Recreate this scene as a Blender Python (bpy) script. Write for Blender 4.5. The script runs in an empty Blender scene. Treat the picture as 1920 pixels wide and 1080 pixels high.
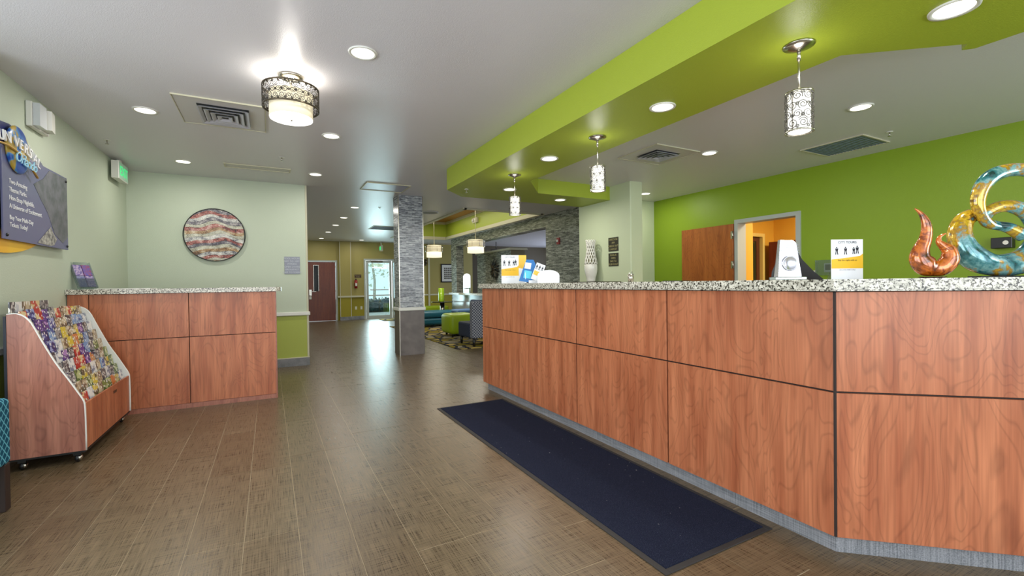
import bpy, bmesh, math, random
from mathutils import Vector, Matrix
random.seed(7)
sc = bpy.context.scene
COL = sc.collection
PI = math.pi

# ------------------------------------------------------------------ camera
H = 1.18; F = 848.0; YAW = math.radians(28.2); RHO = 0.0128; HC = 531.4
def basis():
    f = Vector((math.sin(YAW), math.cos(YAW), 0)); r = Vector((math.cos(YAW), -math.sin(YAW), 0)); u = Vector((0, 0, 1))
    p = math.atan((540 - HC) / F)
    f2 = f * math.cos(p) - u * math.sin(p); u2 = u * math.cos(p) + f * math.sin(p)
    a = math.atan(RHO)
    return r * math.cos(a) - u2 * math.sin(a), u2 * math.cos(a) + r * math.sin(a), f2
CR, CU, CF = basis()
cam_d = bpy.data.cameras.new('camera'); cam = bpy.data.objects.new('camera', cam_d); COL.objects.link(cam)
M = Matrix((CR, CU, -CF)).transposed().to_4x4(); M.translation = Vector((0, 0, H)); cam.matrix_world = M
cam_d.sensor_width = 36; cam_d.lens = F * 36 / 1920; cam_d.clip_start = 0.02; cam_d.clip_end = 200
sc.camera = cam

# ------------------------------------------------------------------ world, daylight, exposure
sc.view_settings.view_transform = 'Standard'; sc.view_settings.look = 'None'
sc.view_settings.gamma = 1; sc.view_settings.use_curve_mapping = False
sc.view_settings.exposure = 0.08
sc.cycles.max_bounces = 8; sc.cycles.diffuse_bounces = 4; sc.cycles.glossy_bounces = 3
sc.cycles.sample_clamp_indirect = 6
w = bpy.data.worlds.new('world'); sc.world = w; w.use_nodes = True
bg = w.node_tree.nodes['Background']; bg.inputs[0].default_value = (0.80, 0.92, 1.0, 1); bg.inputs[1].default_value = 1.7

def area(name, loc, direction, sx, sy, watts, col=(1, 1, 1), parent=None, disk=False):
    l = bpy.data.lights.new(name, 'AREA'); l.energy = watts; l.color = col
    l.shape = 'DISK' if disk else 'RECTANGLE'; l.size = sx
    if not disk: l.size_y = sy
    o = bpy.data.objects.new(name, l); COL.objects.link(o); o.location = loc
    o.rotation_euler = Vector(direction).to_track_quat('-Z', 'Y').to_euler()
    if parent: o.parent = parent
    return o
area('daylight', (4.95, -2.75, 1.6), (-0.05, 1, 0.35), 1.8, 2.0, 70, (0.93, 0.96, 1.0))  # added unseen window light, brightens the office ceiling and green wall
# daylight at the real window openings behind the camera, in the entrance bay, in the bar room and at the garden door
area('daylight', (0.1, -2.75, 1.55), (-0.1, 1, 0.04), 4.8, 2.1, 105, (0.93, 0.96, 1.0))
area('daylight', (-2.62, 0.9, 1.45), (1, 0.15, 0.1), 4.4, 2.0, 110, (0.92, 0.96, 1.0))
area('daylight', (11.1, 12.5, 1.5), (-1, 0, .35), 5.0, 1.9, 150, (0.68, 0.78, 1.0))
area('daylight', (3.4, 16.75, 1.3), (0, -1, -0.03), 0.85, 1.9, 90, (0.88, 0.95, 1.0))

# ------------------------------------------------------------------ helpers
def lin(c):
    return tuple(((v / 255) / 12.92 if v / 255 <= 0.04045 else ((v / 255 + 0.055) / 1.055) ** 2.4) for v in c[:3]) + (1,)
def tag(o, label=None, cat=None, group=None, kind=None):
    if label: o['label'] = label
    if cat: o['category'] = cat
    if group: o['group'] = group
    if kind: o['kind'] = kind
    return o
def thing(name, label, cat, loc=(0, 0, 0), rz=0, group=None):
    o = bpy.data.objects.new(name, None); COL.objects.link(o); o.location = loc; o.rotation_euler = (0, 0, rz)
    o.empty_display_size = 0.1
    return tag(o, label, cat, group)
class B:
    def __init__(s): s.bm = bmesh.new()
    def box(s, x0, x1, y0, y1, z0, z1, bev=0, mi=0, seg=1):
        r = bmesh.ops.create_cube(s.bm, size=1)
        bmesh.ops.transform(s.bm, verts=r['verts'], matrix=Matrix.Translation(((x0 + x1) / 2, (y0 + y1) / 2, (z0 + z1) / 2)) @ Matrix.Diagonal((abs(x1 - x0), abs(y1 - y0), abs(z1 - z0), 1)))
        fs = {f for v in r['verts'] for f in v.link_faces}
        for f in fs: f.material_index = mi
        if bev:
            es = list({e for v in r['verts'] for e in v.link_edges})
            bmesh.ops.bevel(s.bm, geom=es, offset=bev, segments=seg, affect='EDGES', profile=0.5)
        return s
    def prism(s, pts, z0, z1, mi=0):                       # polygon in xy extruded along z
        a = [s.bm.verts.new((p[0], p[1], z0)) for p in pts]; b = [s.bm.verts.new((p[0], p[1], z1)) for p in pts]
        n = len(pts); fs = [s.bm.faces.new(a[::-1]), s.bm.faces.new(b)]
        for i in range(n): fs.append(s.bm.faces.new((a[i], a[(i + 1) % n], b[(i + 1) % n], b[i])))
        for f in fs: f.material_index = mi
        return s
    def profile(s, pts, axis, c0, c1, mi=0):               # polygon in (a, z) extruded along axis x or y
        mk = (lambda p, c: (c, p[0], p[1])) if axis == 'x' else (lambda p, c: (p[0], c, p[1]))
        a = [s.bm.verts.new(mk(p, c0)) for p in pts]; b = [s.bm.verts.new(mk(p, c1)) for p in pts]
        n = len(pts); fs = [s.bm.faces.new(a[::-1]), s.bm.faces.new(b)]
        for i in range(n): fs.append(s.bm.faces.new((a[i], a[(i + 1) % n], b[(i + 1) % n], b[i])))
        for f in fs: f.material_index = mi
        return s
    def cyl(s, c, r, z0, z1, n=24, r2=None, cap=True, mi=0):
        r2 = r if r2 is None else r2
        a = [s.bm.verts.new((c[0] + r * math.cos(2 * PI * i / n), c[1] + r * math.sin(2 * PI * i / n), z0)) for i in range(n)]
        b = [s.bm.verts.new((c[0] + r2 * math.cos(2 * PI * i / n), c[1] + r2 * math.sin(2 * PI * i / n), z1)) for i in range(n)]
        fs = [s.bm.faces.new((a[i], a[(i + 1) % n], b[(i + 1) % n], b[i])) for i in range(n)]
        for f in fs: f.smooth = True
        if cap: fs += [s.bm.faces.new(a[::-1]), s.bm.faces.new(b)]
        for f in fs: f.material_index = mi
        return s
    def lathe(s, prof, c=(0, 0), n=28, close=False):       # prof: (r, z)
        rows = [[s.bm.verts.new((c[0] + r * math.cos(2 * PI * i / n), c[1] + r * math.sin(2 * PI * i / n), z)) for i in range(n)] for r, z in prof]
        pr = list(zip(rows, rows[1:])) + ([(rows[-1], rows[0])] if close else [])
        for a, b in pr:
            for i in range(n):
                f = s.bm.faces.new((a[i], a[(i + 1) % n], b[(i + 1) % n], b[i])); f.smooth = True
        return s
    def tube(s, pts, rad, n=8, squash=None, closed=False, cap=True):
        P = [Vector(p) for p in pts]; m = len(P); rows = []
        rad = rad if hasattr(rad, '__len__') else [rad] * m
        up = None
        for i in range(m):
            t = (P[(i + 1) % m] - P[i - 1]) if closed else (P[min(i + 1, m - 1)] - P[max(i - 1, 0)])
            t.normalize()
            if up is None:
                up = t.orthogonal().normalized()
                if squash: up = (squash[0] - t * squash[0].dot(t)).normalized()
            else:
                up = (up - t * up.dot(t)).normalized()
                if squash: up = (squash[0] - t * squash[0].dot(t)).normalized()
            sd = t.cross(up); k = squash[1] if squash else 1
            rows.append([s.bm.verts.new(P[i] + up * (rad[i] * k * math.cos(2 * PI * j / n)) + sd * (rad[i] * math.sin(2 * PI * j / n))) for j in range(n)])
        pr = list(zip(rows, rows[1:])) + ([(rows[-1], rows[0])] if closed else [])
        for a, b in pr:
            for j in range(n):
                f = s.bm.faces.new((a[j], a[(j + 1) % n], b[(j + 1) % n], b[j])); f.smooth = True
        if cap and not closed:
            s.bm.faces.new(rows[0][::-1]); s.bm.faces.new(rows[-1])
        return s
    def sphere(s, c, r, sx=1, sy=1, sz=1, seg=16):
        q = bmesh.ops.create_uvsphere(s.bm, u_segments=seg, v_segments=seg // 2 + 2, radius=r)
        bmesh.ops.transform(s.bm, verts=q['verts'], matrix=Matrix.Translation(c) @ Matrix.Diagonal((sx, sy, sz, 1)))
        for f in {f for v in q['verts'] for f in v.link_faces}: f.smooth = True
        return s
    def disc(s, c, r, z, n=32):
        s.bm.faces.new([s.bm.verts.new((c[0] + r * math.cos(2 * PI * i / n), c[1] + r * math.sin(2 * PI * i / n), z)) for i in range(n)])
        return s
    def xf(s, m): bmesh.ops.transform(s.bm, verts=s.bm.verts[:], matrix=m); return s
    def done(s, name, mat, parent=None, smooth=False, **k):
        bmesh.ops.recalc_face_normals(s.bm, faces=s.bm.faces[:])
        me = bpy.data.meshes.new(name); s.bm.to_mesh(me); s.bm.free()
        for m in (mat if isinstance(mat, (list, tuple)) else [mat]): me.materials.append(m)
        if smooth: me.shade_smooth()
        o = bpy.data.objects.new(name, me); COL.objects.link(o)
        if parent: o.parent = parent
        return tag(o, **k)
def spline(pts, per=6, closed=False):                      # Catmull-Rom through tuples of any length
    n = len(pts); out = []
    rng = range(n) if closed else range(n - 1)
    for i in rng:
        p = [pts[(i + k) % n] if closed else pts[min(max(i + k, 0), n - 1)] for k in (-1, 0, 1, 2)]
        for j in range(per):
            t = j / per
            out.append(tuple(0.5 * ((2 * b) + (c - a) * t + (2 * a - 5 * b + 4 * c - d) * t * t + (-a + 3 * b - 3 * c + d) * t ** 3) for a, b, c, d in zip(*p)))
    if not closed: out.append(tuple(pts[-1]))
    return out
def text(name, body, size, loc, xd, yd, mat, parent, ext=0.001, align='LEFT', shear=0, spc=1.0, **k):
    c = bpy.data.curves.new(name, 'FONT'); c.body = body; c.size = size; c.extrude = ext; c.align_x = align
    c.shear = shear; c.space_character = spc; c.resolution_u = 3
    o = bpy.data.objects.new(name, c); COL.objects.link(o); c.materials.append(mat)
    X = Vector(xd); Y = Vector(yd); m = Matrix((X, Y, X.cross(Y))).transposed().to_4x4(); m.translation = Vector(loc)
    if parent:
        o.parent = parent; o.matrix_parent_inverse = Matrix.Identity(4)
        pm = Matrix.Translation(parent.location) @ parent.rotation_euler.to_matrix().to_4x4()
        m = pm.inverted() @ m
    o.matrix_basis = m
    dg = bpy.context.evaluated_depsgraph_get(); me = bpy.data.meshes.new_from_object(o.evaluated_get(dg))
    o2 = bpy.data.objects.new(name, me); COL.objects.link(o2)
    if parent: o2.parent = parent
    o2.matrix_basis = m; bpy.data.objects.remove(o); o2.name = name
    return tag(o2, **k)
LEFTW = ((0, 1, 0), (0, 0, 1)); FRONT = ((1, 0, 0), (0, 0, 1)); RIGHTW = ((0, -1, 0), (0, 0, 1))

# ------------------------------------------------------------------ materials
def mat(name, col, rough=0.6, metal=0, spec=0.5, emit=None, es=1, bump=None, var=None, coat=0):
    m = bpy.data.materials.new(name); m.use_nodes = True; nt = m.node_tree; b = nt.nodes['Principled BSDF']
    c = lin(col); b.inputs['Base Color'].default_value = c; b.inputs['Roughness'].default_value = rough
    b.inputs['Metallic'].default_value = metal; b.inputs['Specular IOR Level'].default_value = spec
    b.inputs['Coat Weight'].default_value = coat
    if emit: b.inputs['Emission Color'].default_value = lin(emit); b.inputs['Emission Strength'].default_value = es
    if bump or var:
        tc = nt.nodes.new('ShaderNodeTexCoord'); nz = nt.nodes.new('ShaderNodeTexNoise')
        nt.links.new(tc.outputs['Object'], nz.inputs['Vector']); nz.inputs['Scale'].default_value = (bump or var)[0]; nz.inputs['Detail'].default_value = 3
    if bump:
        bp = nt.nodes.new('ShaderNodeBump'); bp.inputs['Strength'].default_value = bump[1]; bp.inputs['Distance'].default_value = 0.01
        nt.links.new(nz.outputs['Fac'], bp.inputs['Height']); nt.links.new(bp.outputs[0], b.inputs['Normal'])
    if var:
        n2 = nt.nodes.new('ShaderNodeTexNoise'); n2.inputs['Scale'].default_value = var[0]; nt.links.new(tc.outputs['Object'], n2.inputs['Vector'])
        rp = nt.nodes.new('ShaderNodeValToRGB'); rp.color_ramp.elements[0].position = 0.35; rp.color_ramp.elements[1].position = 0.65
        rp.color_ramp.elements[0].color = c; rp.color_ramp.elements[1].color = lin(var[1])
        nt.links.new(n2.outputs['Fac'], rp.inputs[0]); nt.links.new(rp.outputs[0], b.inputs['Base Color'])
    return m
class G:                                                    # tiny node-graph helper
    def __init__(s, name, rough=0.5, spec=0.5, metal=0):
        s.m = bpy.data.materials.new(name); s.m.use_nodes = True; s.nt = s.m.node_tree; s.b = s.nt.nodes['Principled BSDF']
        s.b.inputs['Roughness'].default_value = rough; s.b.inputs['Specular IOR Level'].default_value = spec; s.b.inputs['Metallic'].default_value = metal
    def n(s, t, **k):
        x = s.nt.nodes.new('ShaderNode' + t)
        for a, v in k.items():
            if a in ('operation', 'blend_type', 'data_type', 'wave_type', 'bands_direction', 'feature', 'distance', 'interpolation_type', 'wave_profile'): setattr(x, a, v)
            else: x.inputs[a.replace('_', ' ')].default_value = v
        return x
    def l(s, a, b): s.nt.links.new(a, b)
    def math(s, op, a, b=None):
        x = s.nt.nodes.new('ShaderNodeMath'); x.operation = op
        for i, v in enumerate((a, b)):
            if v is None: continue
            if isinstance(v, (int, float)): x.inputs[i].default_value = v
            else: s.l(v, x.inputs[i])
        return x.outputs[0]
    def mapping(s, scale, coord='Object', loc=(0, 0, 0)):
        tc = s.n('TexCoord'); mp = s.n('Mapping'); mp.inputs['Scale'].default_value = scale; mp.inputs['Location'].default_value = loc
        s.l(tc.outputs[coord], mp.inputs['Vector']); return mp.outputs[0]
    def ramp(s, fac, stops, const=False):
        r = s.n('ValToRGB'); e = r.color_ramp.elements
        if const: r.color_ramp.interpolation = 'CONSTANT'
        while len(e) < len(stops): e.new(0.5)
        for i, (p, c) in enumerate(stops): e[i].position = p; e[i].color = lin(c)
        s.l(fac, r.inputs[0]); return r.outputs[0]
    def mix(s, fac, a, b, mode='MIX'):
        x = s.nt.nodes.new('ShaderNodeMix'); x.data_type = 'RGBA'; x.blend_type = mode
        for sock, v in ((x.inputs[0], fac), (x.inputs[6], a), (x.inputs[7], b)):
            if isinstance(v, (int, float)): sock.default_value = v
            elif isinstance(v, tuple): sock.default_value = v
            else: s.l(v, sock)
        return x.outputs[2]
    def col(s, c): s.l(c, s.b.inputs['Base Color']); return s
    def bump(s, h, st=0.3, d=0.01):
        x = s.n('Bump', Strength=st, Distance=d); s.l(h, x.inputs['Height']); s.l(x.outputs[0], s.b.inputs['Normal']); return s

def paint(name, up, low=None, split=0.77, rough=0.5, spec=0.4):
    g = G(name, rough, spec); tc = g.n('TexCoord'); sx = g.n('SeparateXYZ'); g.l(tc.outputs['Object'], sx.inputs[0])
    nz = g.n('TexNoise', Scale=160.0, Detail=2.0); g.l(tc.outputs['Object'], nz.inputs['Vector'])
    if low:
        f = g.math('GREATER_THAN', sx.outputs[2], split); g.col(g.mix(f, lin(low), lin(up)))
    else: g.b.inputs['Base Color'].default_value = lin(up)
    return g.bump(nz.outputs['Fac'], 0.35, 0.004).m
M_sage = paint('sage_paint', (192, 202, 182), (166, 176, 80))
M_sagevase = paint('sage_paint_plain', (196, 206, 172))
M_warmlit = paint('warm_lit_wall_paint', (164, 152, 88), (156, 144, 34), 0.775)  # warm light on the far walls is mixed into this olive colour
M_lime = paint('lime_paint', (164, 180, 58), rough=0.38)
M_limewall = paint('green_wall_paint', (134, 162, 34), rough=0.4)
M_orange = paint('orange_paint', (226, 170, 62))
M_ceil = paint('ceiling_paint', (218, 216, 222), rough=0.33, spec=0.45)
M_white = mat('white_trim', (222, 222, 215), 0.4)
M_cream = mat('cream_trim', (200, 196, 170), 0.45)
M_greytrim = mat('grey_trim', (176, 182, 176), 0.4)
M_nickel = mat('brushed_nickel', (190, 185, 175), 0.25, 1)
M_darkmetal = mat('bronze_metal', (92, 84, 70), 0.35, 0.9)
M_black = mat('black_plastic', (16, 16, 18), 0.4)
M_dark = mat('dark_backing', (38, 24, 18), 0.7)
M_scroll = mat('scroll_metal', (56, 50, 42), 0.45, 0.35); M_scroll2 = mat('pendant_scroll_metal', (84, 80, 74), 0.45, 0.3)
M_lens = mat('lamp_lens', (255, 253, 240), 0.5, emit=(255, 250, 232), es=3.0)
M_glow = mat('glowing_glass', (255, 255, 250), 0.4, emit=(255, 250, 240), es=0.6)
M_glowwarm = mat('warm_fabric_shade', (240, 232, 205), 0.7, emit=(255, 236, 200), es=0.24)
M_glowdrum = mat('lounge_shade', (250, 242, 215), 0.7, emit=(255, 240, 200), es=1.1)

def wood(name, a, b, c, rough=0.38, sc_=1.0, coat=0.15):
    g = G(name, rough, 0.4); tc = g.n('TexCoord'); sx = g.n('SeparateXYZ'); g.l(tc.outputs['Object'], sx.inputs[0])
    oi = g.n('ObjectInfo'); off = g.math('MULTIPLY', oi.outputs['Random'], 37.0)
    h = g.math('ADD', g.math('ADD', sx.outputs[0], sx.outputs[1]), off)
    cb = g.n('CombineXYZ'); g.l(g.math('MULTIPLY', h, 4.6 * sc_), cb.inputs[0]); g.l(g.math('MULTIPLY', sx.outputs[2], 1.25 * sc_), cb.inputs[1]); g.l(off, cb.inputs[2])
    n1 = g.n('TexNoise', Scale=1.0, Detail=2.0, Distortion=0.6); g.l(cb.outputs[0], n1.inputs['Vector'])
    rings = g.math('FRACT', g.math('MULTIPLY', n1.outputs['Fac'], 17.0))
    rr = g.math('ABSOLUTE', g.math('SUBTRACT', rings, 0.5))
    cb2 = g.n('CombineXYZ'); g.l(g.math('MULTIPLY', h, 95.0), cb2.inputs[0]); g.l(g.math('MULTIPLY', sx.outputs[2], 3.0), cb2.inputs[1])
    n2 = g.n('TexNoise', Scale=1.0, Detail=3.0); g.l(cb2.outputs[0], n2.inputs['Vector'])
    n3 = g.n('TexNoise', Scale=1.4, Detail=1.0); cb3 = g.n('CombineXYZ'); g.l(g.math('MULTIPLY', h, 11.0), cb3.inputs[0]); g.l(sx.outputs[2], cb3.inputs[1]); g.l(cb3.outputs[0], n3.inputs['Vector'])
    base = g.ramp(n3.outputs['Fac'], [(0.3, a), (0.7, b)])
    grain = g.ramp(rr, [(0.0, (150, 150, 150)), (0.16, (255, 255, 255))])
    fine = g.ramp(n2.outputs['Fac'], [(0.35, (205, 200, 195)), (0.62, (255, 255, 255))])
    x = g.mix(0.3, base, grain, 'MULTIPLY'); x = g.mix(0.55, x, fine, 'MULTIPLY')
    g.b.inputs['Coat Weight'].default_value = coat; g.b.inputs['Coat Roughness'].default_value = 0.25
    return g.col(x).m
M_wood = wood('cherry_laminate', (200, 126, 88), (166, 94, 62), 0)
M_woodrose = wood('rose_laminate', (178, 120, 100), (154, 98, 82), 0, 0.33)
M_wooddoor = wood('door_veneer', (184, 106, 48), (160, 86, 36), 0)
M_woodfar = wood('far_door_veneer', (128, 62, 36), (112, 50, 30), 0)

def granite():
    g = G('granite', 0.18, 0.5); v = g.mapping((1, 1, 1))
    n1 = g.n('TexNoise', Scale=95.0, Detail=4.0, Roughness=0.65); g.l(v, n1.inputs['Vector'])
    n2 = g.n('TexNoise', Scale=38.0, Detail=3.0); g.l(v, n2.inputs['Vector'])
    vo = g.n('TexVoronoi', Scale=120.0); g.l(v, vo.inputs['Vector'])
    base = g.ramp(n2.outputs['Fac'], [(0.35, (176, 172, 158)), (0.6, (226, 222, 208))])
    dark = g.ramp(n1.outputs['Fac'], [(0.38, (30, 30, 32)), (0.44, (120, 114, 104)), (0.5, (255, 255, 255))])
    sp = g.ramp(vo.outputs['Distance'], [(0.12, (120, 112, 100)), (0.3, (255, 255, 255))])
    return g.col(g.mix(0.5, g.mix(1.0, base, dark, 'MULTIPLY'), sp, 'MULTIPLY')).m
M_granite = granite()

def linen(name, a, b, rough=0.38, scale=1.0, cell=False):
    g = G(name, rough, 0.5); tc = g.n('TexCoord'); geo = g.n('NewGeometry'); oi = g.n('ObjectInfo'); sx = g.n('SeparateXYZ'); g.l(geo.outputs['Position'], sx.inputs[0])
    def st(kx, ky, kz):
        mp = g.n('Mapping'); mp.inputs['Scale'].default_value = (kx * scale, ky * scale, kz * scale); g.l(geo.outputs['Position'], mp.inputs['Vector'])
        n = g.n('TexNoise', Scale=1.0, Detail=2.0); g.l(mp.outputs[0], n.inputs['Vector']); return n.outputs['Fac']
    f = g.math('ADD', st(240, 6, 240), st(6, 240, 6)); f = g.math('MULTIPLY', f, 0.5)
    c = g.ramp(f, [(0.36, a), (0.62, b)])
    rnd = g.math('FRACT', g.math('ADD', oi.outputs['Random'], geo.outputs['Random Per Island']))
    tint = g.ramp(rnd, [(0.0, (236, 230, 224)), (0.5, (246, 243, 240)), (1.0, (255, 255, 255))])
    g.l(g.math('ADD', g.math('MULTIPLY', f, 0.35), rough - 0.17), g.b.inputs['Roughness'])
    return g.col(g.mix(1.0, c, tint, 'MULTIPLY')).bump(f, 0.15, 0.003).m
M_floor = linen('linen_floor_tile', (66, 54, 38), (126, 108, 82), 0.30)
M_linengrey = linen('linen_base_tile', (98, 102, 108), (152, 154, 160), 0.4)
M_linendark = linen('linen_dark_tile', (88, 82, 80), (122, 114, 112), 0.35)
M_grout = mat('grout', (176, 160, 132), 0.7)

def mosaic(name, cols, bw=0.11, rh=0.0135):
    g = G(name, 0.25, 0.6); tc = g.n('TexCoord'); sx = g.n('SeparateXYZ'); g.l(tc.outputs['Object'], sx.inputs[0])
    cb = g.n('CombineXYZ'); g.l(g.math('ADD', sx.outputs[0], sx.outputs[1]), cb.inputs[0]); g.l(sx.outputs[2], cb.inputs[1])
    br = g.n('TexBrick', Scale=1.0); br.inputs['Color1'].default_value = (0, 0, 0, 1); br.inputs['Color2'].default_value = (1, 1, 1, 1); br.inputs['Mortar'].default_value = (0.5, 0.5, 0.5, 1)
    br.inputs['Brick Width'].default_value = bw; br.inputs['Row Height'].default_value = rh; br.inputs['Mortar Size'].default_value = 0.0012; br.offset = 0.37; br.offset_frequency = 2
    g.l(cb.outputs[0], br.inputs['Vector'])
    wn = g.n('TexNoise', Scale=26.0, Detail=1.0); mp = g.n('Mapping'); mp.inputs['Scale'].default_value = (1, 1, 2.5); g.l(tc.outputs['Object'], mp.inputs['Vector']); g.l(mp.outputs[0], wn.inputs['Vector'])
    v = g.math('ADD', g.math('MULTIPLY', br.outputs['Color'], 0.75), g.math('MULTIPLY', g.math('SUBTRACT', wn.outputs['Fac'], 0.4), 0.8))
    c = g.ramp(v, [(i / (len(cols) - 1), k) for i, k in enumerate(cols)])
    return g.col(c).bump(g.math('SUBTRACT', 1.0, br.outputs['Fac']), 0.5, 0.004).m
M_mosaic = mosaic('strip_mosaic', [(64, 68, 76), (112, 116, 124), (150, 154, 160), (176, 180, 184), (214, 218, 220)])
M_mosaic2 = mosaic('strip_mosaic_green', [(62, 66, 62), (112, 116, 108), (140, 144, 134), (168, 172, 162), (204, 208, 198)], 0.13, 0.02)

def matcarpet():
    g = G('navy_mat_pile', 0.95, 0.1); v = g.mapping((1, 1, 1)); n = g.n('TexNoise', Scale=420.0, Detail=2.0); g.l(v, n.inputs['Vector'])
    n2 = g.n('TexNoise', Scale=70.0, Detail=1.0); g.l(v, n2.inputs['Vector'])
    c = g.ramp(n.outputs['Fac'], [(0.35, (20, 24, 38)), (0.62, (38, 43, 64)), (0.74, (86, 92, 116))])
    sp = g.ramp(n2.outputs['Fac'], [(0.80, (0, 0, 0)), (0.83, (190, 190, 185))])
    return g.col(g.mix(1.0, c, sp, 'ADD')).bump(n.outputs['Fac'], 0.8, 0.004).m
M_mat = matcarpet()
def rugmat():
    g = G('patterned_rug', 0.95, 0.1); v = g.mapping((1, 1, 1))
    nz = g.n('TexNoise', Scale=3.0, Detail=1.0); g.l(v, nz.inputs['Vector'])
    vo = g.n('TexVoronoi', Scale=4.5, feature='DISTANCE_TO_EDGE'); vv = g.mix(0.12, v, nz.outputs['Color']); g.l(vv, vo.inputs['Vector'])
    vc = g.n('TexVoronoi', Scale=4.5); g.l(vv, vc.inputs['Vector']); sp = g.n('SeparateColor'); g.l(vc.outputs['Color'], sp.inputs[0])
    c = g.ramp(sp.outputs[0], [(0.0, (132, 116, 30)), (0.35, (170, 148, 84)), (0.6, (112, 104, 84)), (0.8, (150, 140, 116))], True)
    return g.col(g.mix(g.math('LESS_THAN', vo.outputs['Distance'], 0.09), c, lin((42, 42, 48)))).m
M_rug = rugmat()
def checkfab(name, a, b, scale):
    g = G(name, 0.85, 0.2); tc = g.n('TexCoord'); sx = g.n('SeparateXYZ'); g.l(tc.outputs['Object'], sx.inputs[0])
    h = g.math('ADD', sx.outputs[0], sx.outputs[1])
    p = g.math('SINE', g.math('MULTIPLY', h, scale)); q = g.math('SINE', g.math('MULTIPLY', sx.outputs[2], scale))
    f = g.math('GREATER_THAN', g.math('MULTIPLY', p, q), 0.0)
    return g.col(g.mix(f, lin(a), lin(b))).m
M_houndstooth = checkfab('houndstooth_fabric', (58, 62, 78), (150, 152, 158), 120)
def tealfab():
    g = G('teal_lattice_fabric', 0.8, 0.2); tc = g.n('TexCoord'); sx = g.n('SeparateXYZ'); g.l(tc.outputs['Object'], sx.inputs[0])
    h = g.math('ADD', sx.outputs[0], sx.outputs[1])
    a = g.math('ABSOLUTE', g.math('SINE', g.math('MULTIPLY', g.math('ADD', h, sx.outputs[2]), 62))); b = g.math('ABSOLUTE', g.math('SINE', g.math('MULTIPLY', g.math('SUBTRACT', h, sx.outputs[2]), 62)))
    f = g.math('LESS_THAN', g.math('MINIMUM', a, b), 0.28)
    return g.col(g.mix(f, lin((14, 74, 98)), lin((96, 168, 186)))).m
M_teal = tealfab()
M_tealseat = mat('teal_vinyl', (24, 92, 112), 0.35); M_limeseat = mat('lime_vinyl', (156, 184, 24), 0.4); M_navyseat = mat('navy_fabric', (34, 44, 66), 0.8)
M_stripeblue = mat('blue_cushion', (74, 112, 160), 0.6)
def patina(name, stops, scale=9.0):
    g = G(name, 0.14, 0.7, 0.35); v = g.mapping((1, 1, 1)); n = g.n('TexNoise', Scale=scale, Detail=5.0, Distortion=0.8); g.l(v, n.inputs['Vector'])
    n2 = g.n('TexNoise', Scale=60.0, Detail=3.0); g.l(v, n2.inputs['Vector'])
    f = g.math('ADD', g.math('MULTIPLY', n.outputs['Fac'], 0.8), g.math('MULTIPLY', n2.outputs['Fac'], 0.2))
    g.b.inputs['Coat Weight'].default_value = 0.8; g.b.inputs['Coat Roughness'].default_value = 0.06
    return g.col(g.ramp(f, stops)).bump(n2.outputs['Fac'], 0.25, 0.002).m
M_patblue = patina('teal_gold_glaze', [(0.36, (24, 62, 66)), (0.43, (44, 116, 124)), (0.49, (120, 170, 172)), (0.53, (160, 120, 34)), (0.58, (214, 176, 44)), (0.63, (104, 66, 22)), (0.68, (52, 120, 128))], 6.5)
M_patorange = patina('copper_glaze', [(0.36, (64, 30, 14)), (0.44, (158, 76, 22)), (0.52, (214, 116, 32)), (0.58, (126, 50, 16)), (0.66, (226, 150, 66))], 11)
def glass(name, tint=(225, 240, 240), fac=0.12, rough=0.03):
    m = bpy.data.materials.new(name); m.use_nodes = True; nt = m.node_tree; nt.nodes.remove(nt.nodes['Principled BSDF'])
    t = nt.nodes.new('ShaderNodeBsdfTransparent'); t.inputs[0].default_value = lin(tint); g_ = nt.nodes.new('ShaderNodeBsdfGlossy'); g_.inputs['Roughness'].default_value = rough
    x = nt.nodes.new('ShaderNodeMixShader'); x.inputs[0].default_value = fac; nt.links.new(t.outputs[0], x.inputs[1]); nt.links.new(g_.outputs[0], x.inputs[2]); nt.links.new(x.outputs[0], nt.nodes['Material Output'].inputs[0]); return m
M_glass = glass('clear_glass'); M_acrylic = glass('clear_acrylic', (232, 240, 240), 0.2, 0.08); M_greenglass = glass('green_tinted_glass', (150, 186, 176), 0.25)

# ------------------------------------------------------------------ the setting
C = 2.68; S = 2.41; CB = 2.61; XL = -1.59; YD = 7.4; YF = 16.3; GX = 6.1
fl = B().box(-2.7, 11.2, -2.9, 16.6, -0.1, -0.0015).done('floor', M_grout, kind='structure')
# planks of the floor: nearest ones one by one, the rest in one mesh
PW, PL = 0.227, 0.91; G2 = 0.0015
cells = []
for i in range(-8, 55):
    x0 = -1.03 + PW * i; off = random.choice([0, .3, .45, .61, .76, .15]) * 1.0 + 0.02 * random.random()
    k = -4
    while -2.9 + off + k * PL < 16.6:
        y0 = max(-2.9, off + k * PL - 2.9); y1 = min(16.6, off + (k + 1) * PL - 2.9)
        if y1 - y0 > 0.05 and -2.7 <= x0 < 11.0: cells.append((x0, y0, y1))
        k += 1
def vis(c):
    x, y = c[0] + PW / 2, (c[1] + c[2]) / 2; d = Vector((x, y, 0)); fw = d.dot(CF); 
    if fw < 0.35 or abs(d.dot(CR) / fw) > 1.16: return 99
    if x > 2.1 and (y < 5.2 or x > 2.1 + (y - 4.6) * .55): return 99
    if y > 7.45 and x < 0.5: return 99
    return math.hypot(x, y)
cells.sort(key=vis)
pm = {}
for x0, y0, y1 in cells[:300]:
    L = round(y1 - y0, 3)
    if L not in pm:
        b = B().box(G2, PW - G2, .0025, L - .0025, -0.0015, 0.0); me = bpy.data.meshes.new('floor_tile'); b.bm.to_mesh(me); b.bm.free(); me.materials.append(M_floor); pm[L] = me
    o = bpy.data.objects.new('floor_tile', pm[L]); COL.objects.link(o); o.parent = fl; o.location = (x0, y0, 0)
b = B()
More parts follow.
